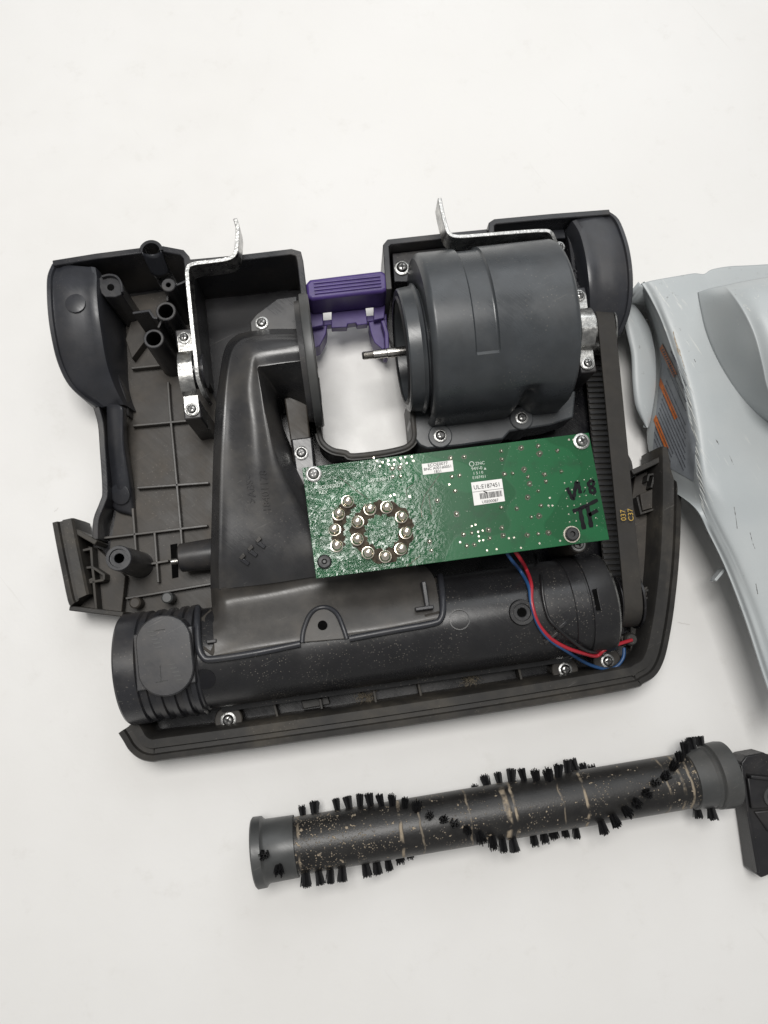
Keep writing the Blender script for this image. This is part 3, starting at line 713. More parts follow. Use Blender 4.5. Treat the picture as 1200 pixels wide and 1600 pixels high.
# foot flange of the motor with its two lugs
prism('motor_flange', [(640, 655), (648, 686), (656, 696), (668, 701), (720, 696), (786, 686), (797, 674), (860, 664), (896, 652), (900, 610), (650, 620)], .046, .020, M['motor'], MO, bevel=.0012)
for (u, v) in ((688, 681), (815, 653)):
    c = P(u, v, .0475); lathe('lug', [(.020, .0095), (.047, .0085), (.0475, .0078)], Vector((c.x, c.y, 0)), EZ, M['motor'], MO, 36)
# hollow beside the right lug
p, n = onto(motree, 838, 640, .0002)

# ---- screws
def screw_mesh():
    r = .0047; b = bmesh.new(); vs = []; fs = []; fm = []
    prof = [(.0049, 0), (.0049, .0009), (.0040, .0013), (.0036, .0013), (.0035, .0010), (.0033, .0010), (.0031, .0022), (.0024, .0028), (.0012, .0030)]
    K = 26
    for (rr, z) in prof:
        for j in range(K): vs.append(Vector((rr * math.cos(2 * pi * j / K), rr * math.sin(2 * pi * j / K), z)))
    for i in range(len(prof) - 1):
        for j in range(K): fs.append((i * K + j, i * K + (j + 1) % K, (i + 1) * K + (j + 1) % K, (i + 1) * K + j)); fm.append(1 if i in (3, 4) else 0 if i < 4 else 2)
    fs.append(tuple((len(prof) - 1) * K + j for j in range(K))); fm.append(1)
    for a in (0, pi / 2):
        x = Vector((math.cos(a), math.sin(a), 0)); y = Vector((-x.y, x.x, 0)); bv, bf = box_w(Vector((0, 0, .0026)), x * .0022, y * .00055, EZ * .0005)
        o = len(vs); vs += bv; fs += [tuple(o + i for i in f) for f in bf]; fm += [1] * 6
    me = bpy.data.meshes.new('screw'); me.from_pydata([tuple(v) for v in vs], [], fs); me.update(); me.shade_smooth(); me.set_sharp_from_angle(angle=rad(40))
    for m in (M['zincedge'], M['screwdark'], M['zinc']): me.materials.append(m)
    for p_, k in zip(me.polygons, fm): p_.material_index = k
    return me
SM = screw_mesh()
def screw(u, v, z, parent, s=1.0, a=None, nrm=None):
    o = link('screw', SM, None); o.location = P(u, v, z); o.scale = (s, s, s)
    q = (nrm or EZ).to_track_quat('Z', 'Y'); o.rotation_mode = 'QUATERNION'
    from mathutils import Quaternion
    o.rotation_quaternion = q @ Quaternion((0, 0, 1), random.uniform(0, 3) if a is None else a)
    adopt(o, parent); return o
screw(409, 505, .0622, DU, .95); screw(471, 708, .0547, DU, 1.0)
screw(688, 681, .0476, MO); screw(815, 653, .0476, MO, .95); screw(628, 419, .0502, VB, 1.15)
screw(357, 1125, .0241, VB, 1.1); screw(883, 1046, .0241, VB, 1.0); screw(949, 1033, .0241, VB, 1.0)

# ---- zinc brackets: strips standing on edge
def bracket(name, px, zt, hgt, th, n=5):
    pts = cr(PP(px, zt), n); ns = normals2(pts); vs = []; fs = []; fm = []
    for p, q in zip(pts, ns):
        q = Vector((q.x, q.y, 0)) * th / 2
        vs += [p - q, p + q, p + q - EZ * hgt, p - q - EZ * hgt]
    for i in range(len(pts) - 1):
        for j in range(4): fs.append((i * 4 + j, i * 4 + (j + 1) % 4, i * 4 + 4 + (j + 1) % 4, i * 4 + 4 + j)); fm.append(1 if j == 0 else 0)
    fs += [(3, 2, 1, 0), tuple((len(pts) - 1) * 4 + j for j in range(4))]; fm += [0, 0]
    o = mk(name, vs, fs, M['zinc'], VB, mats=[M['zincedge']], fm=fm, bevel=.0004); fixn(o.data); return o
b1 = bracket('handle_bracket', [(367, 341, .088), (371, 355, .088), (370, 380, .088), (367, 396, .088), (356, 404, .088), (330, 408, .088), (302, 412, .088), (293, 419, .088), (293, 440, .088), (299, 500, .086), (305, 556, .084), (309, 590, .080), (317, 612, .074), (323, 622, .068)], None, .017, .0027)
b2 = bracket('handle_bracket', [(687, 309, .088), (690, 325, .088), (696, 350, .088), (702, 364, .088), (715, 369, .088), (750, 367, .088), (800, 363, .088), (848, 360, .088), (861, 363, .088), (867, 374, .086), (872, 388, .082)], None, .017, .0027)

# ---- strap clamps
def clamp(u0, v0, u1, v1, zt, rise, w, label=None):
    A = P(u0, v0, zt); B = P(u1, v1, zt); d = B - A; Lc = d.length; d.normalize(); s = EZ.cross(d).normalized(); pts = []
    for t in [i / 110 for i in range(111)]:
        x = -0.0045 + t * (Lc + .009); q = (x / Lc); h = 0
        if .2 < q < .8: h = rise * min(1, math.sin(pi * (q - .2) / .6) ** .5 * 1.05)
        pts.append((x, h))
    vs = []; fs = []
    for i, (x, h) in enumerate(pts):
        e = min(x + .0045, Lc + .0045 - x); ww = w * math.sqrt(max(.04, 1 - (1 - max(0, e) / .0046) ** 2)) if e < .0046 else w
        for (a, k) in ((-1, 0), (1, 0), (1, 1), (-1, 1)): vs.append(A + d * x + s * a * ww / 2 + EZ * (h - .0013 * k))
    for i in range(len(pts) - 1):
        for j in range(4): fs.append((i * 4 + j, i * 4 + (j + 1) % 4, i * 4 + 4 + (j + 1) % 4, i * 4 + 4 + j))
    fs += [(3, 2, 1, 0), tuple((len(pts) - 1) * 4 + j for j in range(4))]
    o = mk('strap_clamp', vs, fs, M['zinc'], VB, bevel=.0002); fixn(o.data)
    screw(u0, v0, zt, o, .88); screw(u1, v1, zt, o, .88); return o
cl1 = clamp(288, 528, 300, 640, .066, .010, .0098)
cl2 = clamp(905, 462, 918, 568, .062, .012, .0102)
lathe('pivot_shaft', [(-.004, .0115), (.012, .0115)], P(294, 583, .062), EX, M['shell'], VB, 40)
lathe('pivot_shaft', [(-.016, .0115), (.004, .0115)], P(908, 515, .060), EX, M['shell'], VB, 40)
for (u, v, z) in ((288, 528, .0645), (300, 640, .0645), (918, 568, .0605), (905, 462, .0605)):
    c = P(u, v, z); vs, fs = box_w(Vector((c.x, c.y, (z + .01) / 2)), EX * .0058, EY * .0065, EZ * (z - .01) / 2); mk('clamp_post', vs, fs, M['shell'], VB, bevel=.001)
screw(874, 386, .060, VB, .8)

# ---- drive belt loop with teeth, pulley
BT = P(948, 503, .058); BF = P(990, 938, .055)
bd = BF - BT; bd.z = 0; blen = bd.length; bd.normalize(); bs = EZ.cross(bd).normalized(); bw = .0064
zt0, zl0, zt1, zl1 = .058, .021, .055, .019
loop = []
for i in range(31): t = i / 30; loop.append((blen * t, zt0 + (zt1 - zt0) * t))
for i in range(1, 12): th = pi / 2 - pi * i / 12; r = (zt1 - zl1) / 2; loop.append((blen + r * math.cos(th), (zt1 + zl1) / 2 + r * math.sin(th)))
for i in range(31): t = 1 - i / 30; loop.append((blen * t, zl0 + (zl1 - zl0) * t))
for i in range(1, 12): th = -pi / 2 - pi * i / 12; r = (zt0 - zl0) / 2; loop.append((r * math.cos(th), (zt0 + zl0) / 2 + r * math.sin(th)))
O2 = Vector((BT.x, BT.y, 0)); vs = []; fs = []; n = len(loop)
cx_ = blen / 2; cz_ = .038
for k in range(n):
    x, z = loop[k]; a = loop[k - 1]; b_ = loop[(k + 1) % n]; tx_, tz_ = b_[0] - a[0], b_[1] - a[1]; l = math.hypot(tx_, tz_); nx_, nz_ = tz_ / l, -tx_ / l
    for (sd, k2) in ((-1, 0), (1, 0), (1, 1), (-1, 1)): vs.append(O2 + bd * (x + nx_ * .0018 * k2) + EZ * (z + nz_ * .0018 * k2) + bs * sd * bw)
for k in range(n):
    k2 = (k + 1) % n
    for j in range(4): fs.append((k * 4 + j, k * 4 + (j + 1) % 4, k2 * 4 + (j + 1) % 4, k2 * 4 + j))
BE = mk('drive_belt', vs, fs, M['belt'], VB, ang=40, bevel=.0003); fixn(BE.data)
tb0 = box_w(Vector((0, 0, 0)), bd * .0011, bs * (bw - .0002), EZ * .0012)
tme = bpy.data.meshes.new('tooth'); tme.from_pydata([tuple(v) for v in tb0[0]], [], tb0[1]); tme.materials.append(M['tooth'])
k = 0; x = .002
while x < blen - .02:
    t = x / blen; o = link('tooth', tme, BE); o.location = O2 + bd * x + EZ * (zl0 + (zl1 - zl0) * t + .0022); x += .0042
PU = lathe('belt_pulley', [(-.0075, .0185), (-.0068, .0185), (-.0066, .0165), (.0066, .0165), (.0068, .0195), (.0082, .0195), (.0086, .018)], Vector((BF.x, BF.y, .037)), bs, M['black'], VB, 60)
PU2 = lathe('belt_pulley', [(-.009, .017), (.0066, .017), (.0068, .0188), (.008, .0185)], Vector((BT.x, BT.y, .0395)), bs, M['zinc'], VB, 60)
q = P(968, 807, .0585)
for body, off in (('037', .0026), ('C37', -.0026)):
    text('lettering', body, O2 + bd * (P(966, 806, .057) - BT).dot(bd) + bs * (-off) + EZ * .0592, -bd, bs if (-bd).cross(bs).z > 0 else -bs, .0052, M['yel'], BE)

# ---- circuit board
ZB = .088
BP = [P(472, 731, ZB), P(920, 676, ZB), P(952, 843, ZB), P(494, 904, ZB)]
bx = (BP[1] - BP[0]).normalized(); by = EZ.cross(bx)
def pcb_mat():
    m, nt, b = newmat('green_board')
    L = (BP[1] - BP[0]).length
    vd = N(nt, 'ShaderNodeVectorMath', operation='DOT_PRODUCT'); nt.links.new(obco(nt), vd.inputs[0]); vd.inputs[1].default_value = bx
    x = math_(nt, 'SUBTRACT', vd.outputs['Value'], BP[0].dot(bx))
    mp = N(nt, 'ShaderNodeMapping'); mp.inputs['Rotation'].default_value = (0, 0, -math.atan2(bx.y, bx.x)); nt.links.new(obco(nt), mp.inputs['Vector'])
    tr = ramp(nt, noise(nt, 26, 1, .3, mp.outputs[0]), .49, .51)
    c = mixc(nt, tr, (.011, .084, .031), (.014, .106, .040))
    stain = ramp(nt, noise(nt, 60, 4), .55, .75, 0, .55); c = mixc(nt, stain, c, (.020, .052, .028))
    sp = ramp(nt, noise(nt, 1100, 2), .715, .74); c = mixc(nt, math_(nt, 'MULTIPLY', sp, .7), c, (.5, .55, .48))
    nt.links.new(c, b.inputs['Base Color'])
    # conformal coating, thick and wrinkled toward the lamp end
    wm = math_(nt, 'MULTIPLY', ramp(nt, x, .52 * L, .12 * L), ramp(nt, noise(nt, 42, 3), .36, .60, .40, 1.0))
    w1 = noise(nt, 165, 3, .5, None, 2.6); fine = noise(nt, 1300, 2)
    h = math_(nt, 'ADD', math_(nt, 'MULTIPLY', w1, wm), math_(nt, 'ADD', math_(nt, 'MULTIPLY', fine, .012), math_(nt, 'MULTIPLY', tr, .012)))
    nt.links.new(math_(nt, 'SUBTRACT', .30, math_(nt, 'MULTIPLY', wm, .15)), b.inputs['Roughness'])
    b.inputs['Specular IOR Level'].default_value = .22; b.inputs['Coat Roughness'].default_value = .04; b.inputs['Coat IOR'].default_value = 1.65
    nt.links.new(math_(nt, 'MULTIPLY', wm, 1.0), b.inputs['Coat Weight'])
    bn = bump(nt, h, 1.0, .0017, b); nt.links.new(bn.outputs[0], b.inputs['Coat Normal'])
    return m
M['pcb'] = pcb_mat()
CBD = prism_w('circuit_board', BP, ZB - .0018, M['pcb'], VB, bevel=.0002)
def on(u, v, dz=.0): return P(u, v, ZB + dz)
# flux residue: ring and arc around the lamps
def ribbon(name, px, w, closed, dz=.00022):
    pts = cr([on(*p, dz) for p in px], 7, closed); ns = normals2(pts, closed); vs = []; fs = []; n = len(pts)
    for i, (p, q) in enumerate(zip(pts, ns)):
        a = w * (.5 + .10 * math.sin(i * 1.3) + .06 * math.sin(i * 2.9)); q = Vector((q.x, q.y, 0)).normalized(); vs += [p - q * a, p + q * a]
    for i in range(n if closed else n - 1): k = (i + 1) % n; fs.append((2 * i, 2 * k, 2 * k + 1, 2 * i + 1))
    o = mk(name, vs, fs, M['flux'], CBD); fixn(o.data); return o
PINS = [(543, 781), (529, 801), (523, 825), (526, 850), (578, 793), (559, 813), (558, 840), (604, 790), (627, 805), (634, 830), (626, 855), (602, 867), (575, 861)]
ribbon('flux_residue', [(549, 783), (536, 800), (528, 822), (529, 842), (529, 854)], .0078, False)
ribbon('flux_residue', [(580, 797), (562, 815), (560, 840), (577, 862), (602, 869), (626, 856), (635, 830), (628, 806), (605, 794)], .0088, True, .00026)
def pin_mesh():
    prof = [(.0034, 0), (.0034, .0008), (.0029, .0009), (.0029, .0042), (.0026, .0056), (.0018, .0066), (.0007, .0070)]; K = 20; vs = []; fs = []
    for (r, z) in prof:
        for j in range(K): vs.append((r * math.cos(2 * pi * j / K), r * math.sin(2 * pi * j / K), z))
    for i in range(len(prof) - 1):
        for j in range(K): fs.append((i * K + j, i * K + (j + 1) % K, (i + 1) * K + (j + 1) % K, (i + 1) * K + j))
    fs.append(tuple((len(prof) - 1) * K + j for j in range(K)))
    me = bpy.data.meshes.new('solder_pin'); me.from_pydata(vs, [], fs); me.update(); me.shade_smooth(); me.set_sharp_from_angle(angle=rad(50)); return me
M['pin'] = simple('tinned_pin', (.90, .83, .71), .22, 1, scale=400, var=.12)
LM = pin_mesh(); LM.materials.append(M['pin'])
for (u, v) in PINS:
    o = link('solder_pin', LM, None); o.location = on(u, v + 3, .0003); o.rotation_euler = (random.uniform(-.08, .08), random.uniform(-.08, .08), random.uniform(0, 6)); adopt(o, CBD)
    o.scale = (1.18, 1.18, random.uniform(1.0, 1.2))
screw(490, 741, ZB, CBD, 1.05, .3); screw(908, 690, ZB, CBD, 1.1, .5)
def grommet(u, v, ring):
    lathe('grommet', [(0, .0046), (.0022, .0044), (.0028, .0036), (.0028, .0018), (.001, .0014)], on(u, v, .0001), EZ, M['rubber'], CBD, 28)
    if ring: lathe('grommet_ring', [(.0002, .0054), (.0006, .0054), (.0006, .0046)], on(u, v), EZ, M['solder'], CBD, 28, closed_ends=False)
    else: lathe('grommet_bore', [(.0024, .0012), (.0030, .0009)], on(u, v, .0), EZ, M['cap'], CBD, 16)
grommet(507, 878, False); grommet(893, 835, True)
# stickers
def sticker(px, dz=.0003): return prism_w('sticker', [on(*p, dz) for p in px], ZB + .00005, M['white'], CBD, bevel=0)
sticker([(659, 725), (707, 719), (709, 736), (661, 742)])
sticker([(736, 754), (784, 748), (789, 783), (741, 790)])
TXT = .00045
for body, u, v, s in (('ECOE0077', 684, 725.5, .0029), ('BNC A001#0051', 684, 731, .0026), ('1831', 684, 736.5, .0027)): text('lettering', body, on(u, v, TXT), bx, by, s, M['ink'], CBD)
text('lettering', 'UL:E187451', on(761, 759.5, TXT), bx, by, .0039, M['ink'], CBD, squash=.92)
text('lettering', 'USE00087', on(766, 783, TXT), bx, by, .0026, M['ink'], CBD)
bag = Bag(); x = 0
while x < 34:
    w = random.choice((.35, .35, .7, 1.0)); u = 750 + x; v = 775.5 - x * .143
    bag.box(on(u + w / 2, v, TXT), bx * w * .5 / 2480, by * .0019, EZ * .00003); x += w + random.choice((.4, .5, .9))
o = bag.build('barcode', M['ink'], CBD, smooth=False)
tube('sticker_seam', [on(738.5, 769, TXT), on(786.5, 763, TXT)], .00009, M['ink'], CBD, 4)
tube('ink_mark', [on(755, 767, TXT), on(761, 770, TXT)], [.0002, .00045], M['ink'], CBD, 5)
for body, u, v, s in (('ZNC', 750, 724, .0030), ('94V-0', 745, 732, .0030), ('1 5 I 0', 747, 739, .0026), ('E187451', 749, 745.5, .0026)): text('lettering', body, on(u, v, .0002), bx, by, s, M['silk'], CBD)
lathe('silk_mark', [(0, .0017), (.00012, .0017), (.00012, .0013), (0, .0013)], on(737, 725, .0001), EZ, M['silk'], CBD, 24, closed_ends=False)
mk('silk_mark', [on(756, 734, .0002), on(760, 733.4, .0002), on(757.6, 730, .0002)], [(0, 1, 2)], M['silk'], CBD, smooth=False)
text('lettering', 'ECOE0077', on(517, 760, .0012), bx, by, .0036, M['silk'], CBD); text('lettering', 'REV', on(505, 769, .0012), bx, by, .0034, M['silk'], CBD); text('lettering', 'UV LIGHT', on(594, 749, .0012), bx, by, .0036, M['silk'], CBD)
# handwriting in black marker
def stroke(px, r=.00115):
    pts = cr([on(*p, .0003) for p in px], 5) if len(px) > 2 else [on(*p, .0003) for p in px]
    ns = normals2(pts); vs = []; fs = []
    for i, (p, q) in enumerate(zip(pts, ns)): q = Vector((q.x, q.y, 0)).normalized() * r * (1 + .18 * math.sin(i * 1.7)); vs += [p - q, p + q]
    for i in range(len(pts) - 1): fs.append((2 * i, 2 * i + 2, 2 * i + 3, 2 * i + 1))
    o = mk('handwriting', vs, fs, M['ink'], CBD); fixn(o.data); return o
stroke([(886, 762), (890, 770), (895, 779), (897, 775), (899, 762), (901, 752)]); stroke([(903, 753), (905, 762), (907, 771)]); stroke([(912.5, 767), (914, 768)], .0011)
stroke([(928, 751), (922, 752), (919, 757), (924, 761), (929, 764), (929, 770), (923, 769), (922, 763), (927, 758), (928, 751)], .0010)
stroke([(895, 799), (912, 792), (934, 781)]); stroke([(906, 794), (909, 810), (913, 827)], .0014); stroke([(917, 790), (921, 805), (924, 824)], .0014); stroke([(920, 805), (934, 797)], .0011)
# solder joints, pads and vias
JO = [(783, 705), (784, 718), (814, 700), (841, 697), (843, 709), (871, 704), (819, 734), (825, 745), (827, 756), (801, 740), (788, 741), (851, 741), (853, 752), (877, 737), (841, 767), (824, 777), (783, 793), (807, 795), (845, 790), (842, 806), (830, 808), (763, 828), (765, 841), (784, 825), (786, 837), (824, 836), (841, 834), (857, 832), (713, 803), (737, 833), (724, 835), (729, 853), (741, 851), (706, 745), (718, 743), (711, 767), (704, 716), (725, 714), (683, 782), (671, 846), (674, 860), (613, 732), (625, 731), (614, 745), (626, 744)]
bag = Bag(); pad = Bag()
for (u, v) in JO:
    r = random.uniform(.0010, .0014); p = on(u, v); K = 8; vs = []; fs = []
    for (rr, z) in ((r * 1.0, .0001), (r * .8, .0007), (r * .35, .0013)):
        for j in range(K): vs.append(p + Vector((rr * math.cos(2 * pi * j / K), rr * math.sin(2 * pi * j / K), z)))
    for i in range(2):
        for j in range(K): fs.append((i * K + j, i * K + (j + 1) % K, (i + 1) * K + (j + 1) % K, (i + 1) * K + j))
    fs.append(tuple(2 * K + j for j in range(K))); bag.add(vs, fs)
    R2 = r * random.uniform(1.1, 1.8); pv = [p + Vector((R2 * random.uniform(.75, 1.2) * math.cos(2 * pi * j / 10), R2 * random.uniform(.75, 1.2) * math.sin(2 * pi * j / 10), .00012)) for j in range(10)]; pad.add(pv, [tuple(range(10))])
o = bag.build('solder_joint', M['solder'], CBD); o['kind'] = 'stuff'
o = pad.build('flux_stain', M['stain'], CBD); o['kind'] = 'stuff'
via = Bag()
def dot(u, v, r):
    p = on(u, v); via.add([p + Vector((r * math.cos(2 * pi * j / 7), r * math.sin(2 * pi * j / 7), .00016)) for j in range(7)], [tuple(range(7))])
for i in range(5):
    for j in range(7):
        u = 882 + i * 10.2 + j * 1.6; v = 754.5 + j * 12.2 - i * 1.6
        if v < 838 and not (j == 6 and i < 1): dot(u, v, .00042)
for k in range(14): dot(586 + (k % 7) * 10 + random.uniform(-3, 3), 722 + (k // 8) * 6 + random.uniform(-2, 2) - (k % 8) * 1.2, .0006)
for (u, v) in ((737, 822), (743, 820), (747, 831), (754, 829), (748, 838), (749, 845), (755, 844), (795, 841), (803, 840), (719, 847), (761, 860), (776, 858), (814, 856), (843, 849), (875, 845), (859, 778), (857, 790), (863, 790), (889, 687), (896, 687), (702, 757), (640, 776), (616, 773), (610, 775)): dot(u, v, .0007)
o = via.build('via', M['solder'], CBD, smooth=False); o['kind'] = 'stuff'
# a few wide traces standing proud under the coating
for q in (((688, 740), (663, 775), (658, 795), (659, 808)), ((670, 772), (672, 790), (674, 804)), ((530, 745), (545, 757), (575, 780)), ((636, 885), (657, 868)), ((645, 757), (634, 765), (636, 775))):
    tube('trace', [on(*p, .0001) for p in q], .00022, M['solder'], CBD, 5)

# ---- screw peeking out below the board and a standoff
c = P(903, 848, .066); lathe('standoff', [(.02, .008), (.066, .0065)], Vector((c.x, c.y, 0)), EZ, M['floor'], VB, 28); screw(903, 850, .0662, VB, 1.0)

# ---- wires
def wire(name, px, r, mat):
    pts = []
    for q in px:
        if len(q) == 3: pts.append(P(*q)); continue
        p, n = cyl_hit(CA, CX, (.0352 if q[0] < 870 else .0366) + r, *q)
        pts.append(p if p is not None else P(q[0], q[1], .03))
    return tube(name, pts, r, mat, VB, 10, 6)
wire('red_wire', [(800, 855, .078), (812, 872, .075), (822, 889), (830, 912), (831, 942), (841, 974), (860, 997), (885, 1012), (912, 1021), (932, 1025, .048), (945, 1015, .050), (965, 1007, .042), (987, 1000, .036)], .0013, M['red'])
wire('blue_wire', [(788, 858, .078), (800, 876, .074), (813, 892), (826, 916), (830, 943), (840, 975), (858, 999), (885, 1017), (905, 1030, .044), (925, 1040, .036), (950, 1046, .031), (965, 1040, .031), (974, 1027, .031), (975, 1012, .031)], .0012, M['blue'])
wire('black_wire', [(830, 855, .078), (838, 872), (846, 905), (849, 935), (857, 965), (872, 982), (890, 998), (915, 1016), (938, 1019, .046), (965, 1012, .040)], .0011, M['blk'])
lathe('wire_terminal', [(-.008, .0045), (0, .0045), (.0015, .0035)], P(986, 999, .034), EZ, M['rim'], VB, 24)
prism('terminal_bracket', [(970, 994), (990, 990), (996, 1004), (974, 1010)], .030, .012, M['floor'], VB)

# ================================================================== BRUSH ROLLER
RA = P(406, 1331, .026); RB = P(1130, 1210, .026); rx = (RB - RA).normalized(); RL = (RB - RA).length
ry = EZ.cross(rx)
BR = thing('brush_roller', 'dirty black brush roller with spiral bristle tufts lying on the table', 'brush roller', Vector((RA.x + RB.x, RA.y + RB.y, 0)) / 2)
M['roller'] = roller_mat(RA, RB)
lathe('roller_tube', [(.02, .0181), (RL - .016, .0181)], RA, rx, M['roller'], BR, 72)
lathe('end_cap', [(-.0035, .014), (-.0035, .0212), (-.0025, .0223), (.0030, .0221), (.0040, .0207), (.0055, .0198), (.0245, .0194), (.0250, .0178)], RA, rx, M['cap'], BR, 72)
lathe('end_cap', [(RL - .0255, .0178), (RL - .025, .0194), (RL - .013, .0198), (RL - .011, .0211), (RL - .0095, .0203), (RL - .0085, .0218), (RL - .0005, .0223), (RL + .003, .0218), (RL + .003, .013)], RA, rx, M['cap'], BR, 72)
def tuft_mesh(seed, h):
    rnd = random.Random(seed); vs = []; fs = []
    for k in range(64):
        a = rnd.uniform(0, 2 * pi); q = math.sqrt(rnd.random()) * .0019; sp = rnd.uniform(1.35, 1.85); hh = h * rnd.uniform(.86, 1.04)
        b0 = Vector((q * math.cos(a), q * math.sin(a), -.002)); t = Vector((b0.x * sp + rnd.uniform(-.0005, .0005), b0.y * sp + rnd.uniform(-.0005, .0005), hh)); r0 = .00040
        o = len(vs)
        for (c, r) in ((b0, r0), (t, r0 * .75)):
            for j in range(3): vs.append(c + Vector((r * math.cos(j * 2.094 + a), r * math.sin(j * 2.094 + a), 0)))
        for j in range(3): fs.append((o + j, o + (j + 1) % 3, o + 3 + (j + 1) % 3, o + 3 + j))
        fs.append((o + 3, o + 4, o + 5))
    me = bpy.data.meshes.new('bristle_tuft'); me.from_pydata([tuple(v) for v in vs], [], fs); me.materials.append(M['brush']); return me
TM = [tuft_mesh(i, .0084) for i in range(4)]
def phi(u):
    A_ = [(412, 200), (438, 155), (470, 122), (550, 98), (600, 78), (625, 62), (665, 28), (705, 4), (742, -25), (780, -65), (826, -95), (862, -112), (895, -88), (930, -47), (963, -21), (995, 5), (1025, 24), (1063, 55), (1090, 84), (1110, 98), (1125, 105)]
    for (a, x), (b, y) in zip(A_, A_[1:]):
        if a <= u <= b: return x + (y - x) * (u - a) / (b - a)
    return A_[-1][1]
for row in (0, 180):
    u = 418
    while u < 1122:
        if not (row == 0 and 506 < u < 522) and not (row == 180 and 528 < u < 542) and not (row == 0 and u < 470) and not (row == 180 and (u > 1116 or 1040 < u < 1078 or 446 < u < 464)) and not (row == 0 and (796 < u < 814 or 902 < u < 922)):
            th = rad(phi(u) + row + random.uniform(-3, 3)); nrm = EZ * math.cos(th) + ry * math.sin(th)
            xx = RL * (548 + (u - 548) * .98 - 406) / 724; rr = .0181 if 448 < u < 1092 else .0194
            lo = nrm + rx * random.uniform(-.16, .16) + ry * random.uniform(-.1, .1)
            p = RA + rx * xx + nrm * rr
            o = link('bristle_tuft', random.choice(TM), None); o.rotation_mode = 'QUATERNION'; o.rotation_quaternion = lo.to_track_quat('Z', 'X'); o.location = p
            s = random.uniform(.85, 1.05); o.scale = (s * random.uniform(.95, 1.2), s * random.uniform(.95, 1.2), min(s, .98)); adopt(o, BR)
        u += 17.6 + random.uniform(-1.5, 1.5)

# ================================================================== LIGHT GREY COVER
GC = thing('cover', 'scuffed light grey plastic cover with an orange and grey warning label', 'cover', P(1120, 700, 0))
G = [
 [(997, 456, .034), (998, 454, .040), (999, 449, .058), (1002, 443, .067), (1020, 438, .070), (1060, 431, .071), (1085, 427, .071), (1100, 428, .071), (1112, 421, .071), (1140, 416, .071), (1180, 414, .071), (1330, 405, .071)],
 [(1000, 466, .030), (1004, 466, .036), (1008, 464, .056), (1013, 460, .067), (1030, 456, .071), (1062, 452, .072), (1090, 450, .072), (1104, 450, .072), (1116, 447, .072), (1145, 445, .072), (1180, 444, .072), (1330, 440, .072)],
 [(1014, 502, .026), (1018, 502, .032), (1025, 500, .056), (1031, 496, .068), (1044, 494, .072), (1072, 490, .073), (1095, 488, .073), (1110, 487, .073), (1125, 485, .073), (1150, 482, .073), (1190, 480, .073), (1330, 480, .073)],
 [(1024, 545, .024), (1028, 545, .030), (1040, 544, .056), (1048, 542, .068), (1060, 540, .072), (1082, 538, .073), (1102, 536, .073), (1120, 534, .073), (1140, 532, .073), (1165, 530, .073), (1200, 530, .073), (1330, 530, .073)],
 [(1024, 600, .022), (1030, 600, .028), (1056, 604, .056), (1067, 602, .068), (1078, 600, .072), (1100, 597, .073), (1118, 594, .073), (1138, 590, .073), (1160, 590, .073), (1190, 590, .073), (1230, 590, .073), (1330, 590, .073)],
 [(1012, 650, .018), (1018, 652, .024), (1062, 662, .054), (1077, 662, .066), (1090, 662, .072), (1110, 660, .073), (1130, 658, .073), (1150, 655, .073), (1175, 655, .073), (1205, 655, .073), (1250, 655, .073), (1330, 655, .073)],
 [(1013, 702, .014), (1020, 704, .020), (1070, 718, .052), (1086, 722, .065), (1098, 724, .071), (1118, 724, .072), (1138, 722, .072), (1160, 720, .072), (1185, 720, .072), (1215, 720, .072), (1260, 720, .072), (1330, 720, .072)],
 [(1034, 752, .016), (1040, 752, .022), (1078, 758, .052), (1091, 757, .063), (1101, 757, .069), (1120, 758, .0715), (1142, 760, .072), (1165, 762, .072), (1190, 764, .072), (1220, 766, .072), (1262, 770, .072), (1330, 775, .072)],
 [(1086, 793, .046), (1089, 792, .050), (1096, 790, .056), (1102, 787, .063), (1112, 785, .068), (1130, 783, .0710), (1150, 782, .0715), (1170, 782, .0715), (1195, 784, .0715), (1224, 786, .0715), (1266, 790, .0715), (1330, 795, .0715)],
 [(1107, 832, .046), (1110, 831, .050), (1114, 829, .056), (1120, 826, .062), (1130, 822, .067), (1148, 816, .0695), (1166, 812, .0702), (1184, 811, .0704), (1206, 811, .0704), (1234, 812, .0704), (1272, 814, .0704), (1330, 816, .0704)],
 [(1134, 888, .045), (1137, 887, .049), (1141, 884, .055), (1147, 880, .061), (1156, 874, .0655), (1172, 864, .0680), (1188, 858, .0690), (1204, 855, .0694), (1224, 854, .0694), (1248, 854, .0694), (1280, 855, .0694), (1330, 856, .0694)],
 [(1164, 966, .044), (1167, 964, .048), (1171, 960, .054), (1177, 955, .059), (1186, 947, .0635), (1200, 935, .0660), (1214, 926, .0670), (1228, 921, .0675), (1246, 918, .0678), (1266, 916, .0678), (1292, 915, .0678), (1330, 914, .0678)],
 [(1192, 1052, .043), (1195, 1049, .047), (1199, 1044, .053), (1205, 1038, .058), (1213, 1028, .0620), (1226, 1012, .0640), (1240, 1001, .0650), (1252, 994, .0655), (1266, 988, .0658), (1282, 984, .0660), (1302, 981, .0660), (1330, 978, .0660)],
 [(1222, 1140, .042), (1225, 1137, .046), (1229, 1131, .052), (1234, 1124, .056), (1241, 1112, .0600), (1253, 1094, .0620), (1264, 1080, .0630), (1275, 1070, .0640), (1287, 1062, .0645), (1300, 1056, .0650), (1314, 1051, .0650), (1332, 1046, .0650)]]
for k in range(8, len(G)):        # thin turned-down edge of the nose
    G[k] = [(u, v, z + (.0115 - .0034 * i if i < 4 else 0)) if i < 4 else (u, v, z) for i, (u, v, z) in enumerate(G[k])]
GP = [crease(PP(s), 3, .25) for s in G]
vs, fs, R, C = patch(GP, 5, 6)
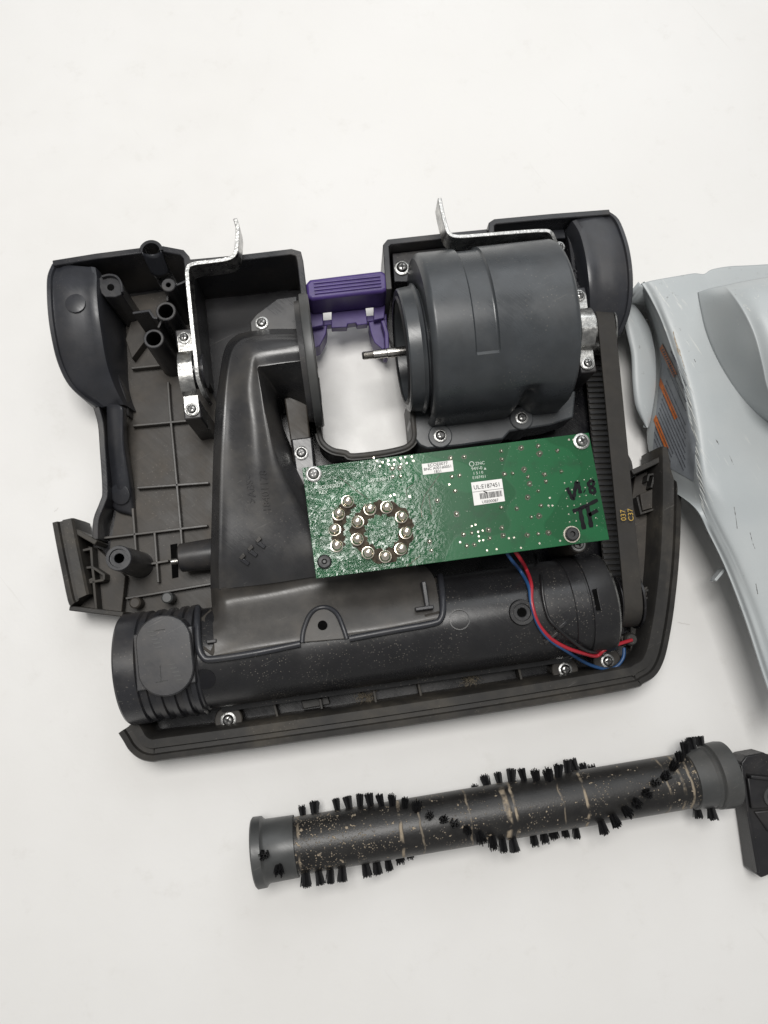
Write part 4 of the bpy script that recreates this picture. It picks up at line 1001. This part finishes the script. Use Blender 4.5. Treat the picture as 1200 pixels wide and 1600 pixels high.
# back notch of the rim
CO = mk('cover_shell', vs, fs, M['cover'], GC, ang=60, solid=.0028)
cvt = bvh(vs, fs)
# far side wall and back wall that carry the cover on the table
def drop(name, pts, zb):
    b = len(pts); w = list(pts) + [Vector((p.x, p.y, zb)) for p in pts]
    o = mk(name, w, [(i, i + 1, b + i + 1, b + i) for i in range(b - 1)], M['cover'], GC, solid=.0024); return o
drop('side_wall', [vs[i * C + C - 1] - EZ * .001 for i in range(R)], .001)
drop('back_wall', [vs[j] - EZ * .001 for j in range(16, C)], .001)
DM = [
 [(1090, 457, .0725), (1108, 451, .080), (1132, 446, .088), (1165, 439, .094), (1210, 432, .098), (1320, 420, .100)],
 [(1093, 480, .0725), (1116, 466, .088), (1141, 456, .102), (1172, 450, .109), (1215, 444, .112), (1320, 432, .113)],
 [(1101, 516, .0725), (1130, 496, .093), (1160, 484, .111), (1188, 478, .117), (1225, 470, .119), (1320, 460, .120)],
 [(1117, 556, .0725), (1146, 540, .094), (1178, 522, .113), (1202, 514, .119), (1235, 506, .121), (1320, 500, .122)],
 [(1140, 596, .0725), (1166, 584, .092), (1190, 566, .111), (1214, 558, .118), (1245, 550, .121), (1320, 545, .122)],
 [(1168, 632, .0725), (1184, 624, .088), (1200, 610, .106), (1224, 602, .114), (1255, 596, .118), (1320, 590, .120)],
 [(1200, 660, .0725), (1210, 656, .084), (1220, 648, .098), (1240, 642, .107), (1268, 638, .112), (1320, 635, .115)],
 [(1250, 690, .0725), (1256, 688, .080), (1264, 684, .090), (1276, 680, .097), (1294, 678, .101), (1320, 676, .104)]]
v3, f3, *_ = patch([crease(PP(s), 2, .16) for s in DM], 5, 6); mk('motor_dome', v3, f3, M['cover'], GC, ang=60, solid=.002); C3 = 7 * 5 + 1
drop('dome_side', [v3[i * C3 + C3 - 1] - EZ * .001 for i in range(len(v3) // C3)], .071)
# wheel-arch lip flaring out on the left
LP = [
 [(978, 476, .036), (982, 474, .0385), (988, 474, .0385), (994, 478, .037)], [(975, 502, .035), (982, 500, .0375), (1003, 502, .0375), (1013, 507, .036)], [(981, 530, .034), (988, 529, .0365), (1011, 530, .0365), (1021, 533, .035)],
 [(986, 556, .033), (993, 556, .0355), (1015, 557, .0355), (1025, 559, .034)], [(988, 600, .031), (995, 600, .0335), (1015, 602, .0335), (1025, 604, .032)], [(993, 636, .028), (999, 637, .0305), (1011, 642, .0305), (1019, 646, .029)], [(1007, 664, .025), (1009, 666, .0265), (1012, 668, .0265), (1014, 668, .025)]]
v4, f4, *_ = patch([PP(s) for s in LP], 4, 6); mk('arch_lip', v4, f4, M['cover'], GC, ang=60, solid=.004)
for q in ([(1118, 907), (1134, 888)],): wall('locating_fin', q, .048, .040, .002, M['cover'], GC, bevel=.0004)
# warning label, laid on the side wall
def cv(u, v, off=.0004): return onto(cvt, u, v, off)[0]
def decal(name, quad, mat, nu=8, nv=8, off=.0004):
    (a, b, c, d) = [Vector((*q, 0)) for q in quad]; vs = []; fs = []
    for i in range(nv + 1):
        for j in range(nu + 1):
            p = a.lerp(b, j / nu).lerp(d.lerp(c, j / nu), i / nv); w = cv(p.x, p.y, off)
            if w is None: w = P(p.x, p.y, .03)
            vs.append(w)
    for i in range(nv):
        for j in range(nu): k = i * (nu + 1) + j; fs.append((k, k + 1, k + nu + 2, k + nu + 1))
    return mk(name, vs, fs, mat, GC)
decal('warning_label', [(1036, 536), (1088, 690), (1084, 752), (1020, 716)], M['tag'], 14, 14, .0003)
decal('warning_label', [(1036, 536), (1052, 620), (1021, 700), (1031, 590)], M['tag'], 10, 10, .00035)
decal('orange_band', [(1036, 537), (1059, 584), (1054, 590), (1032, 545)], M['orange'], 8, 3, .0006)
decal('orange_band', [(1033, 590), (1060, 652), (1055, 656), (1031, 602)], M['orange'], 8, 3, .0006)
decal('orange_band', [(1026, 648), (1046, 700), (1040, 702), (1022, 656)], M['orange'], 8, 3, .0006)
lines = Bag(); rnd = random.Random(3); dx, dy = .40, .917
def dash(u, v, ln, hw):
    a, b = cv(u, v, .0008), cv(u + dx * ln, v + dy * ln, .0008); c, d = cv(u + dx * ln + dy * hw, v + dy * ln - dx * hw, .0008), cv(u + dy * hw, v - dx * hw, .0008)
    if None in (a, b, c, d): return
    lines.add([a, b, c, d], [(0, 1, 2, 3)])
for k in range(17):
    u0, v0 = 1057 - k * 2.35, 566 + k * 7.2 if k > 3 else 548 + k * 9
    ln = 0; mx = 60 + k * 4 if k < 12 else 60
    while ln < mx:
        w = rnd.choice((.7, 1.0, 1.6)); uu, vv = u0 + dx * ln - 8 + k * .6, v0 + dy * ln
        if vv < 735 and uu > 1023 - max(0, (620 - vv)) * -.05 and uu < 1086: dash(uu, vv, w, 1.25)
        ln += w + .5
for k in range(12): dash(1035 + k * 1.7, 546 + k * 3.6, 2.0, 4.0)
o = lines.build('label_print', M['tagink'], GC, smooth=False); o['kind'] = 'stuff'
# gouges along the rounded edge
for k in range(46):
    u0 = 1066 + k * .64 + rnd.uniform(-3, 3); v0 = 575 + k * 4.8; L_ = rnd.uniform(9, 27); pts = []
    for i in range(5):
        t = i / 4; w = cv(u0 + 3 + t * L_ * .42, v0 + t * L_ * .9, .00005)
        if w is not None: pts.append(w)
    if len(pts) == 5: tube('scratch', pts, [.00005, .00022, .00026, .00015, .00004], M['scuff'] if k % 9 else M['scuffd'], GC, 5)
for (pts, mat, r) in (([(1052, 518), (1056, 535), (1061, 545), (1066, 562), (1070, 576)], M['glue'], .0006), ([(1055, 530), (1060, 550), (1064, 556)], M['glue'], .0009), ([(1147, 792), (1150, 810), (1152, 826)], M['scuffd'], .0005), ([(1172, 832), (1176, 848), (1180, 858)], M['scuffd'], .0004), ([(1181, 912), (1184, 928)], M['scuffd'], .0005), ([(1118, 686), (1123, 694)], M['scuffd'], .0007), ([(1140, 712), (1146, 726)], M['scuffd'], .0004), ([(1084, 560), (1087, 566)], M['scuffd'], .0004)):
    w = [cv(*q, -.0001) for q in pts]
    if None not in w: w = cr(w, 5); tube('scuff_mark', w, [r * rnd.uniform(.15, .8) for _ in w], mat, GC, 5)

# ================================================================== BLACK PART (right edge)
BK = thing('bracket_piece', 'flat black plastic bracket piece beside the right end of the brush roller', 'bracket', P(1200, 1280, 0))
prism('plate', [(1158, 1192), (1166, 1181), (1194, 1176), (1206, 1182), (1255, 1190), (1265, 1340), (1225, 1358), (1190, 1372), (1183, 1366), (1172, 1290)], .020, .002, M['partblack'], BK, bevel=.001)
wall('edge_rim', [(1160, 1196), (1170, 1272), (1186, 1364)], .0225, .018, .0022, M['partblack'], BK)
prism('raised_block', [(1168, 1216), (1215, 1212), (1218, 1262), (1175, 1264)], .0235, .018, M['partblack'], BK, bevel=.0008)
wall('slot_wall', [(1174, 1214), (1212, 1218)], .0275, .018, .0022, M['partblack'], BK)
lathe('pivot_hole', [(0, .0075), (.0015, .0072), (.0015, .0050), (-.001, .0048)], P(1208, 1245, .0236), EZ, M['cap'], BK, 30, closed_ends=False)
prism('raised_block', [(1178, 1268), (1235, 1262), (1235, 1310), (1200, 1300)], .0215, .018, M['partblack'], BK, bevel=.0012)

# ================================================================== stray hairs on the table
HR_ = [('short hair at the right of the front bumper corner', [(1059, 972), (1066, 974), (1078, 976)]), ('tiny curled hair left of the side wing', [(84, 799), (88, 797), (91, 793)])]
for (u, v, z, r) in ((572, 1088, .018, .006), (735, 1060, .018, .0055), (900, 1028, .02, .004)):      # lint caught in the trough
    bag = Bag(); c = P(u, v, z); rn = random.Random(u)
    for k in range(46):
        p = c + Vector((rn.gauss(0, r * .45), rn.gauss(0, r * .35), rn.uniform(-.004, .002))); pts = [p]
        for q in range(4): p = p + Vector((rn.uniform(-1, 1), rn.uniform(-1, 1), rn.uniform(-.5, .5))) * r * .45; pts.append(p)
        bag.add(*tubemesh(cr(pts, 3), .00012, 3))
    o = bag.build('lint', M['lint'], VB); o['kind'] = 'stuff'
for lab, px in HR_:
    o = tube('hair', cr(PP(px, .0003), 6), .00006, M['hair'], None, 5); o['label'] = lab; o['category'] = 'hair'; o['group'] = 'stray hairs on the table'
